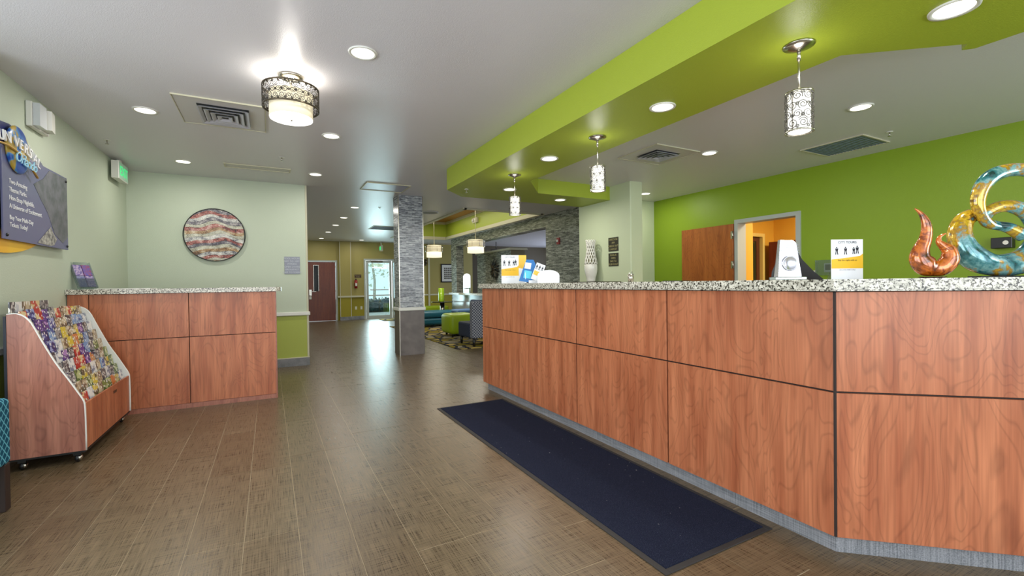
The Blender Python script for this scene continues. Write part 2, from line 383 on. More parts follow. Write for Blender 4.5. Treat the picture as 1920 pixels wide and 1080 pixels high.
for x0, y0, y1 in cells[300:]: b.box(x0 + G2, x0 + PW - G2, y0 + G2, y1 - G2, -0.0015, 0.0)
b.done('floor_tiles_remaining', M_floor, fl, kind='stuff')

# ceilings
TX0, TX1, TY0, TY1 = 3.42, 5.25, 8.35, 14.4                    # the lighting tray
b = B()
for r in ((-2.7, TX0, -2.9, 16.6), (TX0, 11.2, -2.9, TY0), (TX1, 11.2, TY0, 16.6), (TX0, TX1, TY1, 16.6)): b.box(*r, C, C + 0.08)
b.done('ceiling', M_ceil, kind='structure')
b = B()
for r in ((TX0 - .05, TX0, TY0 - .05, TY1 + .05), (TX1, TX1 + .05, TY0 - .05, TY1 + .05), (TX0, TX1, TY0 - .05, TY0), (TX0, TX1, TY1, TY1 + .05)): b.box(*r, C + 0.0802, 3.25)
b.done('trim_1', M_lime, kind='structure')
tray_top = B().box(TX0 - .05, TX1 + .05, TY0 - .05, TY1 + .05, 3.25, 3.3).done('ceiling_tray', mat('tray_top_paint', (176, 120, 56), 0.6), kind='structure')
b = B()
for z0, z1, d in ((C - 0.02, C + 0.07, 0.05), (3.17, 3.25, 0.04)):
    b.box(TX0 - .03, TX0 + d, TY0 - .03, TY1 + .03, z0, z1).box(TX1 - d, TX1 + .03, TY0 - .03, TY1 + .03, z0, z1).box(TX0, TX1, TY0 - .03, TY0 + d, z0, z1).box(TX0, TX1, TY1 - d, TY1 + .03, z0, z1)
b.done('trim_2', M_cream, kind='structure')
B().prism([(2.805, -2.8), (GX, -2.8), (GX, 5.95), (2.805, 5.95)], CB, C - 0.001).done('ceiling_office', M_ceil, kind='structure')
sof = [(2.06, 0.78), (2.06, 5.6), (2.40, 5.95), (4.52, 5.98), (4.52, 5.29), (3.26, 5.29), (2.79, 4.70), (2.79, 1.34), (3.26, 0.97), (3.32, 1.01), (3.36, 0.97), (3.36, -2.8), (2.72, -2.8), (2.72, 0.14)]
B().prism(sof, S, C - 0.0005).done('ceiling_soffit', M_lime, kind='structure')

# walls
B().box(XL - .12, XL, 3.9, YD, 0, C).done('wall_left', M_sage, kind='structure')
B().box(XL - .12, 0.5, YD, YD + .14, 0, C).box(0.36, 0.5, YD + .14, 16.4, 0, C).done('wall_back', M_sage, kind='structure')
B().box(0.485, 0.512, YD - 0.008, YD + .15, 0.13, C, 0.006).done('trim_3', M_cream, kind='structure')
B().box(XL + .001, 0.53, YD - .03, YD - .0005, 0.745, 0.80, 0.008).box(0.5005, 0.53, YD, 16.29, 0.745, 0.80, 0.008).done('trim_4', M_white, kind='structure')
B().box(XL + .001, XL + .03, 3.9, YD - .031, 0.745, 0.80, 0.008).done('trim_5', M_white, kind='structure')
B().box(XL + .02, 0.515, YD - .015, YD - .0005, 0, 0.117).box(0.5005, 0.515, YD, 16.29, 0, 0.117).done('baseboard_back', M_linengrey, kind='structure')
B().box(XL + .02, 0.517, YD - .018, YD - .0006, 0.1172, 0.13).done('trim_6', M_cream, kind='structure')
B().box(XL + .0005, XL + .015, 3.9, YD - .02, 0, 0.117).done('baseboard_left', M_linengrey, kind='structure')
# entrance bay outside the frame, with window openings
B().box(-2.58, -1.711, 3.9, 4.02, 0, C).box(-2.58, -2.46, -2.8, 3.9, 0, 0.4).box(-2.58, -2.46, -2.8, 3.9, 2.5, C).box(-2.58, -2.46, -2.8, -1.4, 0.4, 2.5).box(-2.58, -2.46, 3.2, 3.9, 0.4, 2.5).box(-2.58, -2.46, .8, 1.0, .4, 2.5).done('wall_entrance', M_sage, kind='structure')
B().box(-2.46, 6.3, -2.7, -2.58, 0, 0.35).box(-2.46, 6.3, -2.7, -2.58, 2.6, C).box(-2.46, -2.2, -2.7, -2.58, .35, 2.6).box(.5, .7, -2.7, -2.58, .35, 2.6).box(3.4, 4.0, -2.7, -2.58, .35, 2.6).box(5.9, 6.3, -2.7, -2.58, .35, 2.6).done('wall_front', M_sage, kind='structure')  # rightmost opening added for the extra light on the office ceiling
# right (green) wall with doorway y 3.44-4.32
DY0, DY1, DZ = 3.45, 4.30, 2.03
B().box(GX, GX + .14, -2.6, DY0, 0, C).box(GX, GX + .14, DY1, 5.95, 0, C).box(GX, GX + .14, DY0, DY1, DZ, C).done('wall_right', M_limewall, kind='structure')
B().box(4.75, GX + .14, 5.95, 6.07, 0, C).done('wall_office', M_sagevase, kind='structure')
B().box(4.52, 4.75, 4.85, 6.07, 0, C - .002, 0.012).done('wall_desk_end', M_sagevase, kind='structure')
# tiled wall with the bar opening
TW = 5.4
B().box(TW, TW + .25, 6.07, 8.46, 0, C).box(TW, TW + .25, 13.9, 14.36, 0, C).box(TW, TW + .25, 8.46, 13.9, 2.415, C).done('wall_tiled', M_mosaic2, kind='structure')
# far walls
B().box(0.5, 1.10, YF, YF + .14, 0, C).box(1.10, 2.0, YF, YF + .14, 2.0, C).box(2.0, 2.9, YF, YF + .14, 0, C).box(2.9, 4.45, YF, YF + .14, 2.08, C).box(4.45, 7.0, YF, YF + .14, 0, C).done('wall_far', M_warmlit, kind='structure')
B().box(2.10, 2.46, YF - .1, YF - .0005, 0, C - .001).done('wall_pilaster', M_warmlit, kind='structure')
B().box(2.095, 2.115, YF - .108, YF - .09, .12, C - .002).box(2.445, 2.465, YF - .108, YF - .09, .12, C - .002).box(5.2, 5.27, YF - .03, YF - .001, .12, C - .002).done('trim_7', M_cream, kind='structure')
B().box(2.02, 2.92, YF - .125, YF - .101, 0.775, 0.83).box(2.02, 2.095, YF - .1, YF - .001, 0.775, .83).box(2.47, 2.92, YF - .1, YF - .001, .775, .83).box(4.5, 5.19, YF - .03, YF - .001, .775, .83).box(5.28, 6.99, YF - .03, YF - .001, .775, .83).done('trim_8', M_cream, kind='structure')
B().box(2.09, 2.47, YF - .115, YF - .101, 0, 0.12).box(2.47, 2.9, YF - .02, YF - .001, 0, .12).box(4.5, 6.99, YF - .02, YF - .001, 0, .12).done('baseboard_far', M_linengrey, kind='structure')
# bar room beyond the opening
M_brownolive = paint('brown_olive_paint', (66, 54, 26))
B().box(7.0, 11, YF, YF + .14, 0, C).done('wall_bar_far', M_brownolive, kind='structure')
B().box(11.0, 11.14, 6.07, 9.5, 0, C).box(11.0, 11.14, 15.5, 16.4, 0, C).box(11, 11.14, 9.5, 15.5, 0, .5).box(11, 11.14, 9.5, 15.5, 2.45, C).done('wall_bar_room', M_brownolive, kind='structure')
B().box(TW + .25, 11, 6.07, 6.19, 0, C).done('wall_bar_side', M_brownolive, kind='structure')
# orange back room
B().box(GX + .14, 6.50, 4.42, 4.56, 0, C).box(6.50, 6.62, 4.42, 5.2, 0, C).box(6.62, 7.30, 5.08, 5.2, 0, C).box(7.30, 7.86, 5.08, 5.2, 1.98, C).box(7.86, 8.36, 5.08, 5.2, 0, C).box(8.22, 8.36, -0.5, 5.08, 0, C).box(GX + .14, 8.22, 0.9, 1.02, 0, C).done('wall_back_room', M_orange, kind='structure')

# structural pillar with tile cladding
p = thing('pillar', 'square column clad in grey strip mosaic above dark tile, between corridor and lounge', 'pillar', (2.11, 7.68, 0))
B().box(-.205, .205, -.175, .175, .80, C - .001).done('mosaic_cladding', M_mosaic, p)
B().box(-.21, .21, -.18, .18, 0, .745).done('tile_cladding', M_linendark, p, label='dark linen-look tile cladding')
B().box(-.232, .232, -.202, .202, .745, .80, .008).done('ledge_trim', M_white, p)
B().box(-.219, -.205, -.189, -.175, 0, .745).box(-.213, -.2, -.183, -.17, .8, C - .002).box(.2, .213, -.183, -.17, .8, C - .002).done('corner_trim', M_nickel, p)

# ------------------------------------------------------------------ doors
def doorframe(parent, axis, a0, a1, c0, c1, z, wd=0.05, m=M_greytrim, name='door_frame'):
    b = B()
    if axis == 'y': b.box(c0, c1, a0 - wd, a0, 0, z + wd).box(c0, c1, a1, a1 + wd, 0, z + wd).box(c0, c1, a0, a1, z, z + wd)
    else: b.box(a0 - wd, a0, c0, c1, 0, z + wd).box(a1, a1 + wd, c0, c1, 0, z + wd).box(a0, a1, c0, c1, z, z + wd)
    return b.done(name, m, parent)
d = B().box(GX - .045, GX - .005, 4.355, 5.30, 0.01, 2.02, .003).done('door_1', M_wooddoor, kind='structure')
doorframe(d, 'y', DY0 + .01, DY1 - .01, GX - .03, GX + .16, DZ - .01, 0.055)
for z in (.3, 1.36, 1.80): B().cyl((GX - .055, 4.352), .011, z, z + .11, 12).box(GX - .05, GX - .045, 4.35, 4.39, z, z + .11).done('hinge', M_nickel, d)
d = B().box(1.13, 1.97, YF + .01, YF + .05, 0.01, 1.98).done('door_2', M_woodfar, kind='structure')
doorframe(d, 'x', 1.12, 1.98, YF - .02, YF + .06, 1.985, .05)
B().box(1.30, 1.44, YF, YF + .009, 1.0, 1.86).done('glass_pane', mat('dark_glass', (20, 22, 22), 0.1), d)
B().box(1.29, 1.30, YF - .004, YF + .009, 1.0, 1.87).box(1.44, 1.45, YF - .004, YF + .009, 1.0, 1.87).box(1.3, 1.44, YF - .004, YF + .009, 1.86, 1.87).done('pane_frame', M_nickel, d)
B().box(1.15, 1.23, YF - .012, YF + .009, .86, 1.06, .004).box(1.19, 1.36, YF - .05, YF - .03, .985, 1.0, .003).box(1.19, 1.21, YF - .04, YF, .985, 1.0).done('door_handle', M_nickel, d)
B().box(1.15, 1.22, YF - .004, YF + .009, .74, .84).done('card_reader', M_white, d)
# glass garden door and sidelight
d = B().box(2.98, 3.06, YF + .02, YF + .07, 0.0, 2.04).box(3.78, 3.86, YF + .02, YF + .07, 0, 2.04).box(3.06, 3.78, YF + .02, YF + .07, 1.96, 2.04).box(3.06, 3.78, YF + .02, YF + .07, 0, .12).box(3.06, 3.78, YF + .02, YF + .06, .80, .84).done('door_3', M_greytrim, kind='structure')
doorframe(d, 'x', 2.96, 4.38, YF - .02, YF + .08, 2.045, .06)
B().box(3.06, 3.78, YF + .04, YF + .05, .12, 1.96).done('glass_pane', M_glass, d)
B().box(3.10, 3.74, YF - .01, YF + .02, 1.0, 1.03, .004).done('push_bar', M_nickel, d)
B().box(3.15, 3.55, YF - .03, YF + .02, 1.985, 2.03, .006).done('door_closer', M_darkmetal, d)
d = B().box(3.88, 3.93, YF + .02, YF + .07, 0, 2.04).box(4.32, 4.38, YF + .02, YF + .07, 0, 2.04).box(3.93, 4.32, YF + .02, YF + .07, 1.98, 2.04).box(3.93, 4.32, YF + .02, YF + .07, 0, .1).done('window_1', M_greytrim, kind='structure')
B().box(3.93, 4.32, YF + .04, YF + .05, .1, 1.98).done('glass_pane', M_glass, d)
# inner door of the orange room
d = B().box(7.33, 7.40, 5.1, 5.14, 0, 1.95).box(7.74, 7.83, 5.1, 5.14, 0, 1.95).box(7.4, 7.74, 5.1, 5.14, 1.88, 1.95).box(7.4, 7.74, 5.1, 5.14, 0, .2).done('door_4', mat('brown_door_frame', (92, 50, 26), .5), kind='structure')
doorframe(d, 'x', 7.31, 7.85, 5.05, 5.16, 1.96, .06, mat('yellow_cream_trim', (236, 206, 120), .5))
B().box(7.4, 7.74, 5.115, 5.125, .2, 1.88).done('glass_pane', mat('murky_glass', (58, 62, 36), .15), d)
w_ = B().box(11.02, 11.08, 12.4, 12.46, .5, 2.45).box(11.02, 11.08, 9.5, 9.56, .5, 2.45).box(11.02, 11.08, 15.44, 15.5, .5, 2.45).done('window_2', M_white, kind='structure')

# ------------------------------------------------------------------ outdoors
B().box(-4, 16, 16.62, 40, -.15, -.02).done('ground', mat('concrete', (196, 192, 184), .8), kind='structure')
gl = mat('hedge_leaf', (46, 70, 52), .6); glb = mat('blown_out_leaf', (214, 224, 196), .6)  # tree leaves paled: overexposed outdoor brightness put into their colour
b = B(); random.seed(3)
for i in range(2600):
    x = random.uniform(2.2, 8.5); y = random.uniform(20.3, 21.6); z = random.uniform(.05, .54) + .05 * math.sin(x * 3)
    r = random.uniform(.04, .09); v = [Vector((random.uniform(-r, r), random.uniform(-r, r), random.uniform(-r, r))) + Vector((x, y, z)) for _ in range(4)]
    b.bm.faces.new([b.bm.verts.new(q) for q in v])
h = b.done('hedge', gl, label='low dark green hedge outside the glass garden door', cat='hedge')
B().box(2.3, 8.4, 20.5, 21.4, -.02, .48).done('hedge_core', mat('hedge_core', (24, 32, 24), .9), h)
b = B()
for i in range(420):
    x = random.gauss(5.2, 1.6); y = random.uniform(25, 27.5); z = 3.0 + random.gauss(0, .9)
    r = random.uniform(.08, .2); v = [Vector((random.uniform(-r, r), random.uniform(-r, r), random.uniform(-r, r))) + Vector((x, y, z)) for _ in range(4)]
    b.bm.faces.new([b.bm.verts.new(q) for q in v])
t = thing('tree', 'leafy tree, paled as if overexposed, seen through the glass garden door', 'tree', (0, 0, 0))
b.done('foliage', glb, t); B().tube([(5.2, 26.2, -.02), (5.25, 26.2, 1.4), (5.1, 26.3, 2.8), (5.5, 26.2, 3.6)], [.09, .07, .06, .03]).done('trunk', mat('bark', (190, 180, 160), .9), t)

# ------------------------------------------------------------------ front desk
dv = Vector((.75, -.66, 0)).normalized(); nv = Vector((-.66, -.75, 0)).normalized()
P0 = Vector((2.11, 1.045, 0)); DL = 1.86; P1 = P0 + dv * DL; YE = 4.63
desk = thing('front_desk', 'long cherry wood front desk with an angled near end on the right', 'desk', (0, 0, 0))
def offs(o):                                             # desk outline pushed outward by o
    k = (1 - 0) ; a = P0 + nv * o; # intersection of x = 2.11-o with the angled line
    t = (2.11 - o - a.x) / dv.x; q = a + dv * t
    return q
def deskpoly(o, depth):
    q = offs(o); e = P1 + nv * o; ib = offs(-depth); ie = P1 - nv * depth
    return [(2.11 - o, YE + (o if o > 0 else o)), (q.x, q.y), (e.x, e.y), (ie.x, ie.y), (ib.x, ib.y), (2.11 + depth, YE + (o if o > 0 else o))]
B().prism(deskpoly(-.014, .5), .08, 1.128).done('carcass', M_dark, desk)
B().prism(deskpoly(-.035, .48), 0, .08).done('plinth', M_linengrey, desk, label='recessed grey linen-look kickboard')
ys = [1.047, 1.963, 2.882, 3.802, YE]
for k in range(4):
    for z0, z1 in ((.08, .696), (.704, 1.126)):
        g0 = .0055 if k else .004; g1 = .0055
        if k == 3: g0 = .0012
        if k == 2: g1 = .0012
        B().box(2.11, 2.124, ys[k] + g0, ys[k + 1] - (g1 if k < 3 else 0), z0, z1, .001).done('front_panel', M_wood, desk)
B().box(2.11, 2.6, YE - .0005, YE + .014, .08, 1.126).done('end_panel', M_wood, desk)
mrot = Matrix.Translation(P0) @ Matrix.Rotation(math.atan2(dv.y, dv.x), 4, 'Z')
for k in range(2):
    for z0, z1 in ((.08, .696), (.704, 1.126)):
        o = B().box(.93 * k + .008, .93 * (k + 1) - .004, 0, .014, z0, z1, .001).done('front_panel', M_wood, desk); o.matrix_basis = mrot
B().prism([(2.112, 1.052), (2.122, 1.052), (2.128, 1.036), (2.122, 1.036), (2.113, 1.045)], .08, 1.126).done('corner_strip', M_dark, desk)
ct = deskpoly(.038, .42); b = B(); b.prism(ct, 1.13, 1.18)
bmesh.ops.bevel(b.bm, geom=[e for e in b.bm.edges if abs(e.verts[0].co.z - e.verts[1].co.z) < .01], offset=.007, segments=2, affect='EDGES')
b.done('granite_countertop', M_granite, label='speckled cream granite top running along the long front desk', cat='countertop')

# second desk at the left
desk2 = thing('side_desk', 'short cherry wood desk standing under the round wall art', 'desk', (0, 0, 0))
Y2 = 5.4
B().box(XL + .002, .047, Y2 + .014, 6.0, .045, 1.128).done('carcass', M_dark, desk2)
B().box(XL + .002, .05, Y2 + .002, 5.98, 0, .045).done('plinth', M_woodrose, desk2, label='rosy wood plinth strip')
xs = [XL + .003, -1.44, -.70, .052]
for k in range(3):
    for z0, z1 in ((.047, .693), (.70, 1.127)):
        B().box(xs[k] + .003, xs[k + 1] - .003, Y2, Y2 + .014, z0, z1, .001).done('front_panel', M_wood, desk2)
B().box(.047, .062, Y2, 6.0, .0, 1.128, .002).done('end_panel', M_woodrose, desk2)
b = B(); b.prism([(XL + .003, Y2 - .03), (.06, Y2 - .03), (.09, Y2 - .02), (.107, Y2), (.112, Y2 + .03), (.112, 6.05), (XL + .003, 6.05)], 1.13, 1.174)
b.done('granite_countertop', M_granite, label='speckled granite top on the short desk at the left', cat='countertop')
B().box(-1.41, -1.0, 5.44, 5.70, 1.1742, 1.181, .001).done('papers', M_white, label='white papers lying flat on the short left desk', cat='papers')
# acrylic brochure holder on the left desk
h = thing('leaflet_holder', 'leaning clear acrylic holder with purple leaflets on the left desk corner', 'holder', (-1.49, 5.56, 1.174), math.radians(58))
m_ = Matrix.Rotation(math.radians(-20), 4, 'X')
B().box(-.085, .085, -.002, .002, .01, .27).box(-.085, .085, -.03, -.028, .01, .1).box(-.085, .085, -.03, 0, .006, .01).box(-.085, -.083, -.03, 0, .01, .26).box(.083, .085, -.03, 0, .01, .26).xf(m_).done('acrylic_stand', M_acrylic, h)
B().box(-.06, .06, .0, .085, 0, .006).done('base', M_acrylic, h)
m1 = mat('purple_leaflet', (96, 84, 150), .5, var=(60, (190, 170, 200)))
for x, z, mm in ((-.04, .13, m1), (.042, .13, mat('red_leaflet', (150, 80, 110), .5, var=(50, (100, 90, 170)))), (-.04, .02, mat('grey_leaflet', (140, 140, 170), .5, var=(60, (90, 96, 150)))), (.042, .02, m1)):
    B().box(x - .037, x + .037, -.02, -.006, z, z + .105).xf(m_).done('leaflet', mm, h)

# ------------------------------------------------------------------ floor mat
mt = thing('floor_mat', 'long navy entrance mat lying in front of the front desk', 'mat', (0, 0, 0))
B().box(1.41, 2.05, 1.33, 4.08, .0005, .009).done('pile', M_mat, mt)
b = B()
for r in ((1.38, 1.41, 1.30, 4.11), (2.05, 2.08, 1.30, 4.11), (1.41, 2.05, 1.30, 1.33), (1.41, 2.05, 4.08, 4.11)): b.box(*r, .0004, .0055, .0015)
b.done('rubber_border', mat('black_rubber', (44, 42, 42), .7), mt)

# ------------------------------------------------------------------ brochure rack
rk = thing('brochure_rack', 'wheeled cherry laminate brochure rack against the left wall', 'display rack', (0, 0, 0))
prof = [(-1.485, .085), (-1.485, 1.022), (-1.44, 1.024), (-1.405, 1.005), (-1.372, .96), (-1.32, .83), (-1.26, .69), (-1.20, .575), (-1.15, .475), (-1.125, .42), (-1.118, .36), (-1.116, .085)]
RY0, RY1 = 4.07, 5.2
B().profile(prof, 'y', RY0, RY0 + .018).done('side_panel', M_woodrose, rk)
B().profile(prof, 'y', RY1 - .018, RY1).done('side_panel', M_white, rk, label='far side panel with white inner face')
for y in (RY0 + .009, RY1 - .009):
    b = B(); P = spline([(a, y, z) for a, z in prof[1:]], 3)
    b.tube(P, .0055, 6, squash=(Vector((0, 1, 0)), 1.8)).done('edge_trim', M_white, rk)
B().box(-1.134, -1.12, RY0 + .018, RY1 - .018, .085, .40, .002).done('front_panel', M_wood, rk)
B().box(-1.5, -1.487, RY0 + .0, RY1, .085, 1.01).done('back_panel', mat('navy_panel', (22, 28, 44), .5), rk)
B().box(-1.485, -1.136, RY0 + .018, RY1 - .018, .09, .11).done('bottom_shelf', M_dark, rk)
B().box(-1.50, -1.12, RY0 + .01, RY1 - .01, .07, .084).done('base_frame', M_black, rk)
B().box(-1.118, -1.1165, 4.72, 4.80, .335, .355).done('name_plate', M_darkmetal, rk)
for x, y in ((-1.44, 4.12), (-1.17, 4.12), (-1.17, 5.14), (-1.44, 5.14)):
    cs = B().box(x - .02, x + .02, y - .02, y + .02, .05, .07).cyl((x, y), .014, .04, .07, 10).done('caster', M_black, rk)
    B().sphere((x, y, .028), .028, .62, 1, 1, 14).done('wheel', M_black, cs)
    B().sphere((x + .012, y - .004, .03), .02, .7, 1.1, 1, 12).done('wheel_cover', M_nickel, cs)
NR = 9
tiers = []
for k in range(NR):
    z = .345 + .0735 * k; xx = -1.142 - .0335 * k
    tiers.append((xx, z))
    B().box(xx - .05, xx + .002, RY0 + .019, RY1 - .019, z - .004, z).done('shelf', M_white, rk)
    B().box(xx - .003, xx, RY0 + .02, RY1 - .02, z, z + .03).done('pocket_lip', M_acrylic, rk)
def cover(name, a, b_, c_):
    g = G(name, 0.35, 0.5); v = g.mapping((1, 1, 1)); oi = g.n('ObjectInfo'); cb = g.n('CombineXYZ'); g.l(g.math('MULTIPLY', oi.outputs['Random'], 30), cb.inputs[0]); g.l(g.math('MULTIPLY', oi.outputs['Random'], 11), cb.inputs[2])
    ad = g.n('VectorMath', operation='ADD'); g.l(v, ad.inputs[0]); g.l(cb.outputs[0], ad.inputs[1])
    n = g.n('TexNoise', Scale=13.0, Detail=2.0); g.l(ad.outputs[0], n.inputs['Vector'])
    br = g.n('TexVoronoi', Scale=42.0); mp = g.n('Mapping'); mp.inputs['Scale'].default_value = (1, 1, .45); g.l(ad.outputs[0], mp.inputs['Vector']); g.l(mp.outputs[0], br.inputs['Vector'])
    c = g.ramp(n.outputs['Fac'], [(.0, a), (.47, b_), (.56, c_)], True)
    return g.col(g.mix(g.math('LESS_THAN', br.outputs['Distance'], .30), c, lin((236, 234, 226)))).m
covs = [('red', cover('cover_red', (176, 44, 38), (196, 92, 74), (220, 200, 150))), ('navy', cover('cover_navy', (30, 36, 96), (56, 62, 130), (150, 160, 200))), ('grey', cover('cover_grey', (90, 92, 96), (150, 150, 150), (60, 62, 70))),
        ('yellow', cover('cover_yellow', (214, 190, 60), (196, 184, 120), (90, 84, 60))), ('pale blue', cover('cover_blue', (110, 150, 200), (150, 176, 206), (60, 90, 150))), ('beige', cover('cover_beige', (196, 184, 154), (168, 150, 120), (110, 92, 70))),
        ('purple', cover('cover_purple', (96, 58, 140), (64, 44, 110), (170, 130, 190))), ('olive green', cover('cover_green', (110, 130, 60), (70, 92, 50), (180, 190, 130))), ('orange', cover('cover_orange', (206, 120, 60), (190, 150, 110), (70, 60, 90))), ('white', cover('cover_white', (230, 230, 226), (200, 204, 210), (120, 130, 150)))]
pick = [ # colour of each leaflet, row by row from the top, from the near side
 '0106 2 0 5 0 3 5'.replace(' ', ''), '2661552449', '2142353629', '1195383425', '2962064275', '2290068257', '1273595437', '2557352927', '2093577839']
names_row = ['lowest', 'second lowest', 'third lowest', 'fourth lowest', 'middle', 'fourth highest', 'third highest', 'second highest', 'top']
ordn = ['first', 'second', 'third', 'fourth', 'fifth', 'sixth', 'seventh', 'eighth', 'ninth', 'tenth']
bro = None
def brochure_mesh(m):
    b = B().box(-.0035, .0035, -.049, .049, 0, .2, .0012); b.xf(Matrix.Rotation(math.radians(-6), 4, 'Y'))
    me = bpy.data.meshes.new('brochure'); b.bm.to_mesh(me); b.bm.free(); me.materials.append(m); return me
bms = [brochure_mesh(m) for _, m in covs]
sp = (RY1 - RY0 - .05) / 10
for k, (xx, z) in enumerate(tiers):
    row = pick[NR - 1 - k]
    for j in range(10):
        ci = int(row[j % len(row)])
        o = bpy.data.objects.new('brochure', bms[ci]); COL.objects.link(o)
        o.location = (xx - .0085 + random.uniform(-.001, .001), RY0 + .025 + sp * (j + .5), z + .0005 - (.055 if k == 8 else 0) * 0); s_ = random.uniform(.88, 1.0)
        o.scale = (1, 1, s_ * (.58 if k == 8 else .60))
        tag(o, '%s leaflet, %s from the near side in the %s brochure rack row' % (covs[ci][0], ordn[j], names_row[k]), 'brochure', 'brochures in the wheeled rack')
# low row of cards standing on the rack's top ledge
for j, w2 in enumerate((.07, .09, .12, .13, .14)):
    y = 4.08 + (0, .075, .17, .30, .44)[j]
    o = B().box(-1.478, -1.47, y, y + w2 - .004, 1.026, 1.10).done('brochure', [covs[i][1] for i in (2, 9, 5, 0, 2)][j], label='upright %s card, %s along the top ledge of the brochure rack' % (['grey', 'white', 'beige', 'red', 'wide grey'][j], ordn[j]), cat='card', group='cards on top of the brochure rack')

# ------------------------------------------------------------------ wall things, left side
bd = thing('advertising_board', 'grey-violet advertising board with a globe emblem on the left wall', 'sign', (0, -.145, -.03))
bx0 = XL + .035
B().box(bx0, bx0 + .012, 4.37, 5.46, 1.55, 2.175, .002).done('panel', mat('violet_grey_board', (104, 106, 142), .25), bd)
def ell(cy, cz, ry, rz, n=48, a0=0, a1=2 * PI): return [(cy + ry * math.cos(a0 + (a1 - a0) * i / n), cz + rz * math.sin(a0 + (a1 - a0) * i / n)) for i in range(n if a1 - a0 > 6.2 else n + 1)]
B().profile(ell(4.38, 1.86, .86, .40, a0=PI, a1=2 * PI), 'x', XL + .004, XL + .02).done('orange_backing', mat('orange_backing', (232, 160, 32), .4, var=(3, (240, 190, 40))), bd)
B().profile([(4.0, 1.6), (4.36, 1.6), (4.36, 2.33), (4.52, 2.35), (4.75, 2.30), (5.0, 2.2), (5.2, 2.1), (5.1, 1.9), (4.0, 1.9)], 'x', XL + .021, XL + .034).done('navy_backing', mat('navy_backing', (26, 34, 110), .3, var=(3, (40, 60, 60))), bd)
# faded picture: a plain tinted shape and a pale building texture
B().profile([(4.82, 2.0), (4.98, 2.07), (5.10, 2.16), (5.45, 2.165), (5.45, 1.66), (5.34, 1.60), (5.18, 1.66), (5.05, 1.82), (4.94, 1.90)], 'x', bx0 + .012, bx0 + .0135).done('picture', mat('faded_picture', (112, 112, 124), .35, var=(14, (78, 84, 90))), bd)
B().profile([(4.86, 1.565), (5.10, 1.71), (5.15, 1.665), (5.22, 1.62), (5.16, 1.57), (5.10, 1.558)], 'x', bx0 + .0136, bx0 + .0146).done('picture', mat('pale_picture', (190, 188, 180), .4, var=(40, (96, 92, 96))), bd)
M_signwhite = mat('sign_white', (238, 238, 240), .4)
for i, s_ in enumerate(('Two Amazing', 'Theme Parks.', 'Non-Stop Nightlife.', 'A Universe of Excitement.')):
    text('lettering', s_, .047, (bx0 + .0135, 4.305, 1.905 - .056 * i), *LEFTW, M_signwhite, bd)
for i, s_ in enumerate(('Buy Your Multi-Day', 'Tickets Today!')):
    text('lettering', s_, .043, (bx0 + .0135, 4.305, 1.66 - .05 * i), *LEFTW, M_signwhite, bd)
for y, z in ((5.43, 2.14), (5.43, 1.58), (4.41, 1.58)): B().sphere((bx0 + .014, y, z), .011, .8, 1, 1, 10).done('bolt', M_black, bd)
g = G('globe_print', .3); v = g.mapping((7, 7, 7)); n = g.n('TexNoise', Scale=1.0, Detail=3.0); g.l(v, n.inputs['Vector']); g.col(g.ramp(n.outputs['Fac'], [(.45, (28, 72, 160)), (.53, (60, 130, 190)), (.56, (176, 150, 60))]))
b = B().sphere((bx0 + .02, 4.565, 2.185), .165, .16, 1, 1, 28); b.done('globe', g.m, bd, label='blue and gold globe emblem')
B().tube([(bx0 + .045, 4.16 + .07 * i, 2.195 + .012 * i - .006 * (i - 4) ** 2 * .55 - .02 * i) for i in range(10)], .008, 6).done('gold_arc', mat('gold_line', (206, 160, 70), .3, .5), bd)
word = 'UNIVERSAL'
for i, ch in enumerate(word):
    u = i - 4; y = 4.095 + .066 * i; z = 2.155 - .0022 * u * u - .006 * u; a = -math.atan((.0044 * u + .006) / .066)
    xd = Vector((0, math.cos(a), math.sin(a))); yd = Vector((0, -math.sin(a), math.cos(a)))
    text('lettering', ch, .10, (bx0 + .05, y, z), xd, yd, M_signwhite, bd, ext=.004)
text('lettering', 'Orlando', .105, (bx0 + .05, 4.295, 2.065), (0, .995, -.08), (0, .08, .995), mat('pale_blue_letters', (150, 208, 236), .4), bd, ext=.003, shear=.35, spc=.88)

em = thing('emergency_light', 'white two-lamp emergency light high on the left wall', 'emergency light', (0, 0, 0))
B().box(XL + .002, XL + .04, 4.70, 5.0, 2.41, 2.60, .006).done('housing', M_white, em)
B().profile([(4.71, 2.42), (4.83, 2.42), (4.83, 2.59), (4.71, 2.59)], 'x', XL + .041, XL + .08).done('lamp_head', mat('clear_lens_plastic', (206, 210, 214), .2), em)
B().prism([(XL + .041, 4.84), (XL + .10, 4.86), (XL + .085, 4.97), (XL + .041, 4.98)], 2.43, 2.58).done('lamp_head', M_white, em)
M_exit = mat('exit_green', (40, 200, 110), .4, emit=(60, 230, 140), es=.7)
ex = thing('exit_sign', 'white exit sign with green letters at the left wall corner', 'exit sign', (0, 0, 0))
B().box(XL + .03, XL + .10, 6.66, 7.04, 2.44, 2.64, .004).done('housing', M_white, ex)
B().box(XL + .05, XL + .08, 6.81, 6.89, 2.64, C - .001).done('mount', M_white, ex)
text('lettering', 'EXIT', .155, (XL + .104, 6.69, 2.485), *LEFTW, M_exit, ex, ext=.001)
B().profile([(6.67, 2.45), (7.03, 2.45), (7.03, 2.63), (6.67, 2.63)], 'x', XL + .1005, XL + .102).done('face_plate', mat('pale_green_face', (176, 214, 190), .4), ex)

